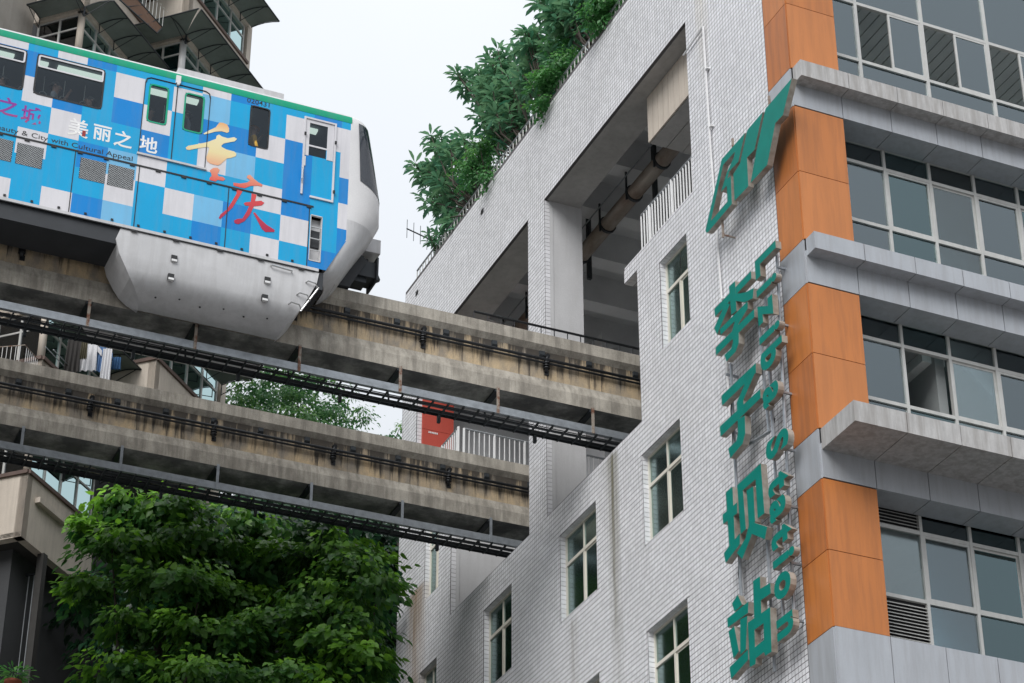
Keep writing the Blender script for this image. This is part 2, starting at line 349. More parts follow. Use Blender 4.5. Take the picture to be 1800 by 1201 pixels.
for (y, z) in ((14.99, 35.94), (19.42, 36.08)): MB().box((-.011, y-.09, z-.07), (-.0095, y+.09, z+.07)).build('vent_hole', 'gap', ST)
# structure behind the openings
MB().box((.221, 11.26, 25), (.98, 12.19, 35.3)).build('column', 'plaster', ST)
for (y, z0, z1) in ((11.26, 25.5, 33.93), (16.75, 25.5, 29.54), (19.22, 29.54, 33.93)): MB().box((.131, y-.012, z0), (.2205, y+.01, z1)).build('reveal', 'plaster', ST)
for (y0, y1) in ((4.05, 11.26), (12.19, 19.22)): MB().box((.075, y0, 33.918), (.2205, y1, 33.94)).build('soffit_strip', 'soffit', ST)
MB().box((.221, 16.75, 21), (2.6, 17.35, 29.3)).build('inner_wall', 'plaster', ST)
MB().box((.221, 4.3, 33.93), (.92, 20.0, 35.6)).build('edge_beam', 'soffit', ST)
MB().box((.03, 6.65, 29.165), (.6, 7.22, 29.52)).build('ledge', 'plaster', ST)
MB().box((.21, .3, 35.6), (12, 20.2, 36.2)).build('roof_slab', 'interior', ST)
for k in range(9):
    y = 4.6+k*1.9
    MB().box((.93, y, 34.75), (11, y+.45, 35.61)).build('ceiling_beam', 'interior', ST)
for (y0, y1, z0, z1) in ((.6, 20.2, 0, 25.5), (.6, 20.2, 33.9, 35.6), (.6, 6.6, 25.5, 33.9), (11.2, 12.2, 25.5, 33.9), (16.8, 20.2, 25.5, 33.9)): MB().box((10.6, y0, z0), (11, y1, z1)).build('back_wall', 'interior', ST)
MB().box((.3, 19.9, 0), (11, 20.26, 36.0)).build('end_wall', 'interior', ST)
MB().box((.222, 4.0, 29.0), (8.0, 6.6, 29.5)).build('balcony_slab', 'interior', ST)
MB().box((.222, 16.78, 29.0), (8.0, 19.9, 29.5)).build('balcony_slab', 'interior', ST)
MB().box((.222, 3.55, 25.6), (8.0, 4.0, 35.6)).build('partition_wall', 'interior', ST)
MB().box((4.4, 17.2, 29.5), (4.7, 19.9, 34.7)).build('partition_wall', 'interior', ST)
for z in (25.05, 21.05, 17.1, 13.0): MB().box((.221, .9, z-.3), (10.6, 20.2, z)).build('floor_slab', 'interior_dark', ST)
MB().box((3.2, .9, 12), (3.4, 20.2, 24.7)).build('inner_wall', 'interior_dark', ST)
# dropped duct box clad in pale vertical strips
db = MB().box((.48, 3.9, 32.72), (1.7, 6.78, 33.925)).build('duct_box', 'gap', ST)
for k in range(11):
    y0 = 4.02+k*.25
    MB().box((.452, y0, 32.70), (.49, y0+.238, 33.92)).build('cladding_strip', 'stucco', db)
for k in range(3): MB().box((.5+k*.4, 3.95, 32.69), (.885+k*.4, 6.76, 32.73)).build('soffit_strip', 'soffit', db)

def side_window(a, b, z0, z1, kind):
    f = MB(); x0, x1 = .13, .20; w = .055; zt = z0+(z1-z0)*.64
    for (p, q, r, s) in [(a, a+w, z0, z1), (b-w, b, z0, z1), (a+w, b-w, z0, z0+w), (a+w, b-w, z1-w, z1), (a+w, b-w, zt, zt+.075)]: f.box((x0, p, r), (x1, q, s))
    m = (a+b)/2
    f.box((x0+.005, m-.035, z0+w), (x1-.005, m+.035, zt))
    if kind != 'U': f.box((x0+.005, m-.02, zt+.075), (x1-.005, m+.02, z1-w))
    wo_ = f.build('window', 'cream_frame', ST)
    # lower sash: the sliding half has its own frame
    sl = MB(); s0, s1 = a+w, m-.035; sw = .04
    for (p, q, r, s) in [(s0, s0+sw, z0+w, zt), (s1-sw, s1, z0+w, zt), (s0+sw, s1-sw, z0+w, z0+w+sw), (s0+sw, s1-sw, zt-sw, zt)]: sl.box((x0+.028, p, r), (x1-.02, q, s))
    sl.build('sash', 'cream_frame', wo_)
    for (p, q, r, s) in [(a+w, m-.035, z0+w, zt), (m+.035, b-w, z0+w, zt), (a+w, m-.02, zt+.075, z1-w), (m+.02, b-w, zt+.075, z1-w)]:
        MB().box((.162, p, r), (.168, q, s)).build('pane', 'glass_green', wo_)
    if kind == 'A':
        cu = MB().grid(lambda i, j: (.42+.03*math.sin(i*1.9), a+.08+i*.035, z0+.05+(zt-z0)*j), 16, 2).build('curtain', 'curtain', wo_)
for k, (a, b, c, d) in enumerate(WIN): side_window(a, b, c, d, 'U' if k == 8 else ('A' if k in (0, 1, 2, 4, 5, 9) else ''))

# ---- orange pillar and silver bands of the corner
def panel(name, a, b, m): return MB().box(a, b).build(name, m, ST)
JX = [.0, 1.065, 2.15, 3.18, 4.21, 5.23, 6.26, 7.28, 8.31, 9.33]
GP = .007
MB().box((.025, .0251, 12), (1.02, .9, 35.5)).build('pillar_core', 'gap', ST)
def orange(z0, z1):
    panel('orange_panel', (0, -.0, z0+GP), (1.06, .03, z1-GP), ('orange', 'orange_b')[int(z0*3) % 2])
    panel('orange_panel', (-.02, .031, z0+GP), (.012, Y0-.004, z1-GP), ('orange_side_shade', 'orange')[int(z0*5) % 3 == 0])  # side panels mostly darker, the weaker light there put into the colour
for z0, z1 in [(18.17, 19.58), (19.58, 20.94), (21.92, 23.45), (23.45, 24.92), (25.87, 27.39), (27.39, 28.9), (29.80, 31.38), (31.38, 33.4)]: orange(z0, z1)
for z0, z1 in [(28.9, 29.8), (24.92, 25.87), (20.94, 21.92), (17.0, 18.17)]:
    panel('silver_panel', (-.02, .031, z0+GP), (.012, Y0-.004, z1-GP), 'silver')
def band(zf0, zf1, zn0, zn1, p, worn):
    MB().box((.03, .0305, zf0+.03), (9.6, .56, zn1-.03)).build('band_core', 'gap', ST)
    for k in range(len(JX)-1):
        a, b = JX[k]+GP+(.0 if k else -.0), JX[k+1]-GP
        panel('fascia_panel', (a, -.004, zf0), (b, .03, zn0+.12), 'silver')
        if k: panel('soffit_panel', (a, .031, zf0-.002), (b, .575, zf0+.02), 'silver')
        panel('nose_panel', (a+(.012 if k == 0 else 0), -p, zn0), (b, -.0045, zn1), 'silver_worn' if worn else 'silver')
band(28.92, 29.55, 29.42, 29.79, .3, True)
band(24.94, 25.6, 25.5, 25.86, .3, False)
band(20.96, 21.6, 21.5, 21.9, 1.1, True)
for k in range(len(JX)-1): panel('silver_panel', (JX[k]+GP, -.003, 16.6), (JX[k+1]-GP, .03, 18.17), 'silver')
MB().box((1.065, .031, 16.6), (9.4, .5, 18.1)).build('band_core', 'gap', ST)
# ---- strip windows of the front
WY = .58
MX = [1.27, 2.30, 3.33, 4.36, 5.38, 6.41, 7.43, 8.46, 9.4]
def frame_bar(f, x0, x1, z0, z1, y0=WY, y1=WY+.09): f.box((x0, y0, z0), (x1, y1, z1))
def strip_window(z0, zt1, zt2, z1, openp=(), louvre=False, mx=MX, first=1.06):
    f = MB(); xs = [first]+[m for m in mx if m > first+.5]; w = .03
    for x in xs[1:]: frame_bar(f, x-w, x+w, z0, z1)
    for z in (z0, zt1, zt2, z1):
        if z is not None: frame_bar(f, first, 9.4, z-.035, z+.035, WY+.005, WY+.085)
    wi = f.build('strip_window', 'alu', ST)
    rows = [(z0, zt1), (zt1, zt2), (zt2, z1)] if zt1 else [(z0, zt2), (zt2, z1)]
    for r, (a, b) in enumerate(rows):
        main = (r == len(rows)-2)
        for k in range(len(xs)-1):
            p, q = xs[k]+(w if k else .0), xs[k+1]-w; c, d = a+.035, b-.035
            if louvre and k == 0 and not main:
                n = int((d-c)/.065)
                MB().box((p, WY+.07, c), (q, WY+.08, d)).build('louvre_back', 'gap', wi)
                for s in range(n): MB().add([(p, WY+.01, c+s*.065), (q, WY+.01, c+s*.065), (q, WY+.06, c+s*.065+.04), (p, WY+.06, c+s*.065+.04), (p, WY+.01, c+s*.065+.008), (q, WY+.01, c+s*.065+.008), (q, WY+.06, c+s*.065+.048), (p, WY+.06, c+s*.065+.048)], [(0,1,2,3),(4,7,6,5),(0,4,5,1),(1,5,6,2),(2,6,7,3),(3,7,4,0)]).build('louvre', 'alu', wi)
                continue
            if main and k:
                s = MB(); sw = .045; yy = WY+(.012 if k % 2 else .04)
                pp, qq = p, q
                if k in openp: continue
                for (u0, u1, v0, v1) in [(pp, pp+sw, c, d), (qq-sw, qq, c, d), (pp+sw, qq-sw, c, c+sw), (pp+sw, qq-sw, d-sw, d)]: s.box((u0, yy, v0), (u1, yy+.03, v1))
                so = s.build('sash', 'alu', wi)
            if main and k in openp: continue
            MB().box((p, WY+.045, c), (q, WY+.051, d)).build('pane', ('glass_front', 'glass_front2', 'glass_front3')[(k*5+r*3+int(z0*7)) % 3], wi)
    return wi
strip_window(25.75, 27.09, 28.47, 28.96)
strip_window(23.17-1.25, 23.19, 24.48, 25.0, openp=(1,))
strip_window(18.2, 19.29, 20.62, 21.04, louvre=True)
w0 = strip_window(29.7, 31.03, 32.5, 33.45, openp=(), mx=[1.97, 2.76, 3.55, 4.34, 5.14, 5.93, 6.72, 7.51, 8.30, 9.1, 9.4]) if False else None
# top floor: fixed light beside the pillar, then pairs of which one sash stands open
f = MB(); TX = [1.06, 1.98, 3.555, 5.135, 6.71, 8.29, 9.4]
for x in TX[1:]: frame_bar(f, x-.035, x+.035, 29.7, 34.6)
for z in (31.03, 32.5, 34.1): frame_bar(f, 1.06, 9.4, z-.035, z+.035, WY+.005, WY+.085)
w0 = f.build('strip_window', 'alu', ST)
for k in range(6):
    p, q = TX[k]+(.035 if k else 0), TX[k+1]-.035
    for (c, d) in ((29.75, 30.995), (32.535, 34.06)): MB().box((p, WY+.045, c), (q, WY+.051, d)).build('pane', 'glass_front', w0)
    if k == 0: MB().box((p, WY+.045, 31.065), (q, WY+.051, 32.465)).build('pane', 'glass_front', w0)
    else:
        m = (p+q)/2; s = MB(); a, b, c, d = m-.03, q, 31.066, 32.464
        for (u0, u1, v0, v1) in [(a, a+.05, c, d), (b-.05, b, c, d), (a+.05, b-.05, c, c+.05), (a+.05, b-.05, d-.05, d)]: s.box((u0, WY+.01, v0), (u1, WY+.042, v1))
        s.build('sash', 'alu', w0); MB().box((a+.05, WY+.022, c+.05), (b-.05, WY+.028, d-.05)).build('pane', 'glass_front', w0)
# rooms behind the front windows
for z0, z1 in ((29.02, 29.65), (25.02, 25.68), (21.06, 21.85), (16.7, 18.1), (33.6, 34.2)): MB().box((.3, .7, z0), (9.6, 3.5, z1)).build('room_slab', 'room', ST)
for z0, z1 in ((18.1, 21.06), (21.85, 25.02), (25.68, 29.02), (29.65, 34.2)): MB().box((.3, 3.4, z0), (9.6, 3.52, z1)).build('room_wall', 'room', ST)
MB().box((9.4, .06, 14), (9.6, 3.5, 35)).build('room_end_wall', 'room', ST)
MB().box((3.9, .72, 25.7), (4.15, 3.4, 29.01)).build('room_partition', 'room', ST)
MB().box((3.0, 1.0, 24.55), (3.5, 3.4, 25.03)).build('room_beam', 'room', ST)
for k in range(40):
    x = .4+k*.23
    MB().box((x, .7, 33.52), (x+.205, 3.4, 33.58)).build('ceiling_plank', 'room', ST)
MB().box((.35, .7, 33.585), (9.5, 3.4, 33.598)).build('ceiling_void', 'gap', ST)
def ceiling_lamp(x, y, z, r=.28):
    MB().tube([(x, y, z+.02), (x, y, z-.05)], r, 20).build('ceiling_lamp', 'white_paint', ST)
ceiling_lamp(2.1, 1.15, 29.0); ceiling_lamp(2.7, 1.3, 33.5, .1); ceiling_lamp(3.9, 1.2, 33.5, .1)
for x in (2.1, 4.2):
    lt = MB().box((x, 1.3, 21.0), (x+.9, 2.2, 21.058)).build('ceiling_light_tray', 'grey_paint', ST)
    for q in range(3): MB().box((x+.1+q*.28, 1.36, 20.985), (x+.24+q*.28, 2.14, 20.999)).build('light_tube', 'white_paint', lt)
for (x0, x1, z0, z1) in ((2.33, 3.3, 28.62, 28.97), (3.36, 3.85, 28.7, 28.97), (5.4, 6.4, 28.2, 28.97), (2.32, 3.3, 20.75, 21.03), (3.36, 4.3, 20.82, 21.03), (5.42, 6.4, 20.2, 21.03), (3.36, 4.3, 24.72, 25.0), (6.45, 7.4, 24.0, 25.0), (4.4, 5.35, 27.9, 28.97), (3.6, 5.1, 33.0, 33.5), (5.2, 6.6, 33.2, 33.5)):
    MB().grid(lambda i, j: (x0+(x1-x0)*i/20, WY+.18+.006*math.sin(i*1.4), z0+(z1-z0)*j), 21, 2).build('roller_blind', 'white_paint', ST)
# inner guard rail behind the lowest strip window and pale bar behind the top one
gr = MB().box((2.3, .72, 19.06), (9.3, .75, 19.09)); gr.box((2.3, .72, 18.86), (9.3, .74, 18.88))
gro = gr.build('guard_rail', 'white_paint', ST)
bmsh = dedup_mesh((.022, .022, .78), 'white_paint')
for k in range(26): link('baluster', bmsh, gro, loc=(2.45+k*.26, .735, 18.5))

# ---- railings on the building
def railing(name, label, P0, P1, z0, h, step, r=.014, post=None, mt='white_paint', group=None, toprail='grey_paint'):
    P0, P1 = Vector(P0), Vector(P1); Ln = (P1-P0).length; d = (P1-P0)/Ln
    t = thing(name, label, 'railing', (P0.x, P0.y, z0), group)
    MB().tube([(P0.x, P0.y, z0+h), (P1.x, P1.y, z0+h)], .028, 6).build('top_rail', toprail, t)
    MB().tube([(P0.x, P0.y, z0+.06), (P1.x, P1.y, z0+.06)], .016, 5).build('bottom_rail', mt, t)
    bm_ = MB().tube([(0, 0, 0), (0, 0, h)], r, 6).mesh('baluster', mt); pm = MB().tube([(0, 0, -.02), (0, 0, h+.01)], .035, 6).mesh('post', mt)
    n = int(Ln/step)
    for k in range(n+1):
        q = P0+d*(Ln*k/n); isp = post and k % post == 0
        link('post' if isp else 'baluster', pm if isp else bm_, t, loc=(q.x, q.y, z0))
    return t
railing('balcony_railing', 'white bar railing on the tiled step beside the duct box', (.1, 4.1, 0), (.1, 6.55, 0), 29.53, 1.0, .125, .018, 8)
railing('balcony_railing', 'white bar railing in front of the red panel', (.1, 16.62, 0), (.1, 19.2, 0), 29.53, 1.0, .125, .018, 8)
railing('balcony_railing', 'white bar railing running back from the opening with the red panel', (.25, 16.62, 0), (7.9, 16.62, 0), 29.5, 1.02, .135, .016, 6)
railing('roof_railing', 'short grey bar railing along the roof parapet below the shrubs', (.12, .9, 0), (.12, 19.75, 0), 36.58, .45, .2, .016, 12, mt='alu')
railing('walkway_railing', 'low black railing beside the far edge of the upper track', (-2.2, 10.25, 0), (7.5, 10.12, 0), 28.9, .75, .32, .012, None, 'black_metal', toprail='black_metal')

# ---- red panel behind the railing
rp = thing('red_panel', 'plain red wall panel with a small white line of print behind the railing', 'panel', (1.0, 18.3, 29.5))
for z0, z1 in ((29.51, 31.80), (31.81, 33.9)): MB().box((.135, 19.14, z0), (1.0, 19.2, z1)).build('board', 'red', rp)
for k in range(6): MB().box((.30+k*.045, 19.133, 31.71), (.332+k*.045, 19.139, 31.76)).build('print_mark', 'white_paint', rp)

# ---- large rusty pipe under the ceiling with hangers
pp = thing('service_pipe', 'thick rust stained pipe slung under the ceiling of the openings', 'pipe', (2.0, 8, 34.2))
MB().tube([(2.0, 6.5, 34.18), (2.0, 20.0, 34.18)], .19, 16).build('pipe_run', 'old_pipe', pp, smooth=True)
for k in range(8):
    y = 7.6+k*1.45
    MB().tube([(2.0, y-.04, 34.18), (2.0, y+.04, 34.18)], .225, 16).build('collar', 'dark_steel', pp)
    MB().box((1.78, y-.02, 33.95), (1.82, y+.02, 34.75)).build('bracket', 'dark_steel', pp)
MB().tube([(1.74, 6.6, 34.55), (1.74, 20, 34.55)], .018, 5).build('cable', 'galv', pp)
for y in (9.9, 14.6, 13.5): MB().box((2.2, y-.05, 33.6), (2.3, y+.05, 35.6)).build('hanger_post', 'dark_steel', pp)

# ---- white conduit on the tiled wall
cd = thing('conduit', 'thin white conduit running down the tiled wall behind the teal sign', 'pipe', (-.05, 3.1, 20))
MB().tube([(-.05, 3.2, 33.15), (-.05, 3.16, 30.0), (-.05, 3.02, 25.5), (-.05, 2.85, 20.0)], .024, 6).build('pipe_run', 'white_paint', cd)
MB().tube([(-.05, 4.1, 33.05), (-.05, 3.2, 33.15)], .024, 6).build('pipe_run', 'white_paint', cd)
for z in (32, 30.5, 28.7, 26.3, 24.2, 22, 20.5): MB().box((-.08, 3.16-(33.1-z)*.026-.04, z-.015), (0, 3.16-(33.1-z)*.026+.04, z+.015)).build('clip', 'white_paint', cd)

# ================================================================== signs
SX = -.36
def S(px, py, x=SX): return onpl(px, py, (x, 0, 0), (1, 0, 0))
def sign_poly(pts, sc, org, hole=None, dep=.125):
    """traced outline on the sign plane, extruded towards the wall; teal face, metal returns"""
    P = [Vector(S(org[0]+a/sc, org[1]+b/sc)) for a, b in pts]
    bm = bmesh.new()
    def loop(pp): return [bm.verts.new(p) for p in pp]
    V = loop(P); E_ = [bm.edges.new((V[i], V[(i+1) % len(V)])) for i in range(len(V))]
    loops = [V]
    if hole:
        H = loop([Vector(S(org[0]+a/sc, org[1]+b/sc)) for a, b in hole]); loops.append(H)
        E_ += [bm.edges.new((H[i], H[(i+1) % len(H)])) for i in range(len(H))]
    r = bmesh.ops.triangle_fill(bm, use_beauty=True, edges=E_)
    faces = [f for f in bm.faces]
    for f in faces: f.material_index = 0
    back = {}
    for lp in loops:
        B = [bm.verts.new(v.co+Vector((dep, 0, 0))) for v in lp]
        for i in range(len(lp)):
            q = bm.faces.new((lp[i], lp[(i+1) % len(lp)], B[(i+1) % len(lp)], B[i])); q.material_index = 1
    return bm
def join_bms(bms, name, parent):
    me = bpy.data.meshes.new(name)
    bm = bmesh.new()
    for k, b in enumerate(bms):
        t = bpy.data.meshes.new('t')
        for v in b.verts: v.co.x -= .002*k
        b.to_mesh(t); b.free(); bm.from_mesh(t); bpy.data.meshes.remove(t)
    bmesh.ops.recalc_face_normals(bm, faces=bm.faces)
    bm.to_mesh(me); bm.free()
    me.materials.append(MATS['teal']); me.materials.append(MATS['letter_return'])
    return link(name, me, parent)
lg = thing('station_emblem', 'large teal metal emblem of slanting bars high on the tiled wall', 'sign', (-.3, 1.8, 28.2))
o4 = (1230, 130)
for pts, hole in [([(648,30),(585,290),(532,347),(475,640),(358,768),(398,545),(463,245)], None),
                  ([(335,395),(443,268),(385,535),(332,590),(342,790),(245,893),(236,705),(283,630)], None),
                  ([(318,415),(155,600),(40,1100),(46,1118),(60,1112),(226,915),(218,716),(196,736),(206,688),(272,618)], [(248,548),(165,640),(78,1035),(196,900),(190,787),(150,830),(188,700),(238,592)])]:
    join_bms([sign_poly(pts, 4.003, o4, hole, .12)], 'emblem_bar', lg)
for px, py in ((1352, 175), (1288, 250), (1270, 395)):
    p = S(px, py, -.27); MB().box((-.29, p[1]-.018, p[2]-.3), (-.25, p[1]+.018, p[2]+.08)).box((-.25, p[1]-.012, p[2]-.25), (0, p[1]+.012, p[2]-.22)).build('bracket', 'rusty', lg)
cs = thing('station_name_sign', 'four large teal Chinese characters stacked down the tiled wall', 'sign', (-.3, 2.2, 19))
CH = [
 ((6.67, (1245, 470)), [[(70,490),(500,45),(505,130),(80,580)], [(243,225),(315,160),(332,510),(270,562)], [(200,425),(258,430),(105,790),(70,715)], [(322,310),(380,306),(440,293),(535,245),(525,365),(430,410),(322,395)],
   [(140,725),(465,400),(468,485),(150,795)], [(350,520),(467,440),(468,485),(360,665),(345,780),(275,785),(300,690)], [(92,945),(545,490),(548,585),(97,1035)], [(290,800),(365,760),(365,890),(330,990),(220,1105),(197,1030),(275,960),(297,880)]]),
 ((6.67, (1255, 630)), [[(85,440),(490,55),(492,170),(95,555)], [(365,290),(491,150),(345,490),(355,660),(275,700),(268,520)], [(70,800),(545,360),(550,465),(80,920)], [(280,720),(365,670),(370,880),(340,1000),(195,1172),(170,1060),(265,970),(285,880)]]),
 ((6.0, (1260, 800)), [[(95,390),(165,335),(190,900),(130,960)], [(60,630),(215,500),(215,615),(68,730)], [(75,1035),(245,825),(245,940),(95,1140)], [(217,320),(278,370),(310,780),(255,835)], [(217,320),(465,90),(466,215),(410,260),(278,372)],
   [(410,200),(468,92),(508,615),(437,670)], [(320,375),(390,330),(410,700),(345,760)], [(345,745),(410,700),(370,860),(275,1100),(218,1035),(310,880)], [(388,712),(540,760),(515,890),(375,832)]]),
 ((6.0, (1270, 1000)), [[(100,365),(160,275),(205,375),(165,420),(125,450)], [(50,525),(275,345),(270,465),(57,620)], [(65,665),(125,605),(175,870),(118,950)], [(190,535),(265,495),(250,850),(190,910)], [(78,1040),(275,850),(275,960),(95,1165)],
   [(328,130),(400,80),(415,480),(340,530)], [(400,215),(510,150),(515,260),(410,335)], ('box',)]) ]
for (sc, org), strokes in CH:
    bms = []
    for s in strokes:
        if s[0] == 'box': bms.append(sign_poly([(275,570),(510,405),(525,875),(460,920),(445,880),(360,945),(355,1005),(295,1040)], sc, org, [(345,645),(440,575),(445,750),(350,830)]))
        else: bms.append(sign_poly(s, sc, org))
    join_bms(bms, 'character', cs)
# steel frame carrying the sign
def rail_px(a, b, r, nm, par, m='galv'):
    p, q = S(*a, -.17), S(*b, -.17); MB().tube([p, q], r, 6).build(nm, m, par)
rail_px((1334, 560), (1352, 760), .03, 'mounting_rail', cs); rail_px((1352, 760), (1318, 780), .03, 'mounting_rail', cs)
rail_px((1285, 640), (1307, 1140), .03, 'mounting_rail', cs); rail_px((1349, 950), (1362, 1180), .03, 'mounting_rail', cs)
for y in (560, 660, 760, 860, 960, 1060):
    p = S(1280+(y-560)*.04, y, -.17); MB().box((-.26, p[1]-.02, p[2]-.02), (0, p[1]+.02, p[2]+.02)).build('bracket', 'galv', cs)
    q = S(1285+(y-560)*.04, y, 0)
MB().tube([S(1284, 640, -.12), S(1288, 690, -.13), S(1285, 720, -.1), S(1300, 960, -.12), S(1298, 1010, -.11), S(1308, 1060, -.13)], .014, 5).build('cable', 'black_metal', cs)
# English name, letters turned a quarter and reading downwards
es = thing('station_name_sign', 'teal English letters reading downwards beside the orange pillar', 'sign', (-.3, 1.2, 19))
def glyph(ch, offset=.044):
    c = bpy.data.curves.new('g', 'FONT'); c.body = ch; c.size = 1; c.offset = offset; c.resolution_u = 4; c.extrude = 0
    o = bpy.data.objects.new('g', c); col.objects.link(o); dg = bpy.context.evaluated_depsgraph_get(); dg.update()
    me = bpy.data.meshes.new_from_object(o.evaluated_get(dg)); bpy.data.objects.remove(o); bpy.data.curves.remove(c)
    return me
# measured pixel extents: top/bottom along the reading direction on the baseline edge
LT = [('L', (1328, 457), (1331, 493)), ('i', (1331, 511), (1332, 522)), ('z', (1333, 535), (1336, 577)), ('i', (1335, 593), (1338, 606)), ('b', (1338, 620), (1341, 660)), ('a', (1343, 683), (1346, 722)),
      ('S', (1347, 770), (1353, 820)), ('t', (1352, 850), (1355, 871)), ('a', (1355, 885), (1358, 921)), ('t', (1357, 938), (1360, 969)), ('i', (1359, 986), (1361, 1002)), ('o', (1361, 1018), (1364, 1060)), ('n', (1366, 1083), (1369, 1136))]
base_pts = [S(*a) for _, a, b in LT]+[S(*b) for _, a, b in LT]
def fit(y): pass
by = np.polyfit([p[2] for p in base_pts], [p[1] for p in base_pts], 1)
capw = .74     # cap height along the wall, metres
for ch, a, b in LT:
    me = glyph(ch); V = [v.co.copy() for v in me.vertices]
    x0, x1 = min(v.x for v in V), max(v.x for v in V)
    zt, zb = S(*a)[2], S(*b)[2]; zt, zb = zt+.0, zb
    zc = (zt+zb)/2; h = max(abs(zt-zb), .1) if ch in 'Li' and False else (x1-x0)*capw*1.12
    bm = bmesh.new(); bm.from_mesh(me); bpy.data.meshes.remove(me)
    bmesh.ops.remove_doubles(bm, verts=bm.verts, dist=1e-5)
    for v in bm.verts:
        u = (v.co.x-x0)/(x1-x0)-.5; w = v.co.y/.73
        v.co = Vector((SX, np.polyval(by, zc)-w*capw, zc-u*h))
    for f_ in bm.faces: f_.material_index = 0
    bd_ = [e for e in bm.edges if len(e.link_faces) == 1]
    for e in bd_:
        v0, v1 = e.verts; w0_, w1_ = bm.verts.new(v0.co+Vector((.12, 0, 0))), bm.verts.new(v1.co+Vector((.12, 0, 0)))
        q = bm.faces.new((v0, v1, w1_, w0_)); q.material_index = 1
    bmesh.ops.remove_doubles(bm, verts=bm.verts, dist=1e-5); bmesh.ops.recalc_face_normals(bm, faces=bm.faces)
    [setattr(f_, 'smooth', False) for f_ in bm.faces]; m2 = bpy.data.meshes.new('letter'); bm.to_mesh(m2); bm.free(); m2.materials.append(MATS['teal']); m2.materials.append(MATS['letter_return'])
    link('letter', m2, es)
rail_px((1365, 435), (1397, 1100), .03, 'mounting_rail', es); rail_px((1343, 470), (1378, 1100), .03, 'mounting_rail', es)
for y in (470, 570, 690, 790, 890, 990, 1090):
    p = S(1366+(y-435)*.048, y, -.17); MB().box((-.2, p[1]-.02, p[2]-.02), (0, p[1]+.02, p[2]+.02)).build('bracket', 'galv', es)
MB().tube([S(1362, 735, -.1), S(1358, 755, -.12), S(1364, 775, -.1)], .012, 5).build('cable', 'black_metal', es)

# ---- television aerial on the roof corner
an = thing('television_aerial', 'thin television aerial with upright rods at the roof corner', 'aerial', (.3, 19.0, 36.6))
MB().tube([(.3, 19.0, 36.2), (.3, 19.0, 37.75)], .018, 6).build('mast', 'dark_steel', an)
pA, pB = np.array((.3, 18.7, 37.4)), np.array((.3, 21.1, 39.25)); pA = onpl(764, 425, (.3, 0, 0), (1, 0, 0)); pB = onpl(715, 402, (.3, 0, 0), (1, 0, 0))
pB = vert(715, 402, math.hypot(*(pA-CAM)[:2])+.3)
MB().tube([pA, pB], .02, 6).build('boom', 'dark_steel', an)
for k in range(5):
    q = pB+(pA-pB)*(k*.24+.01); h = .3 if k < 3 else .38
    MB().tube([(q[0], q[1], q[2]-h), (q[0], q[1], q[2]+h)], .009, 5).build('rod', 'dark_steel', an)

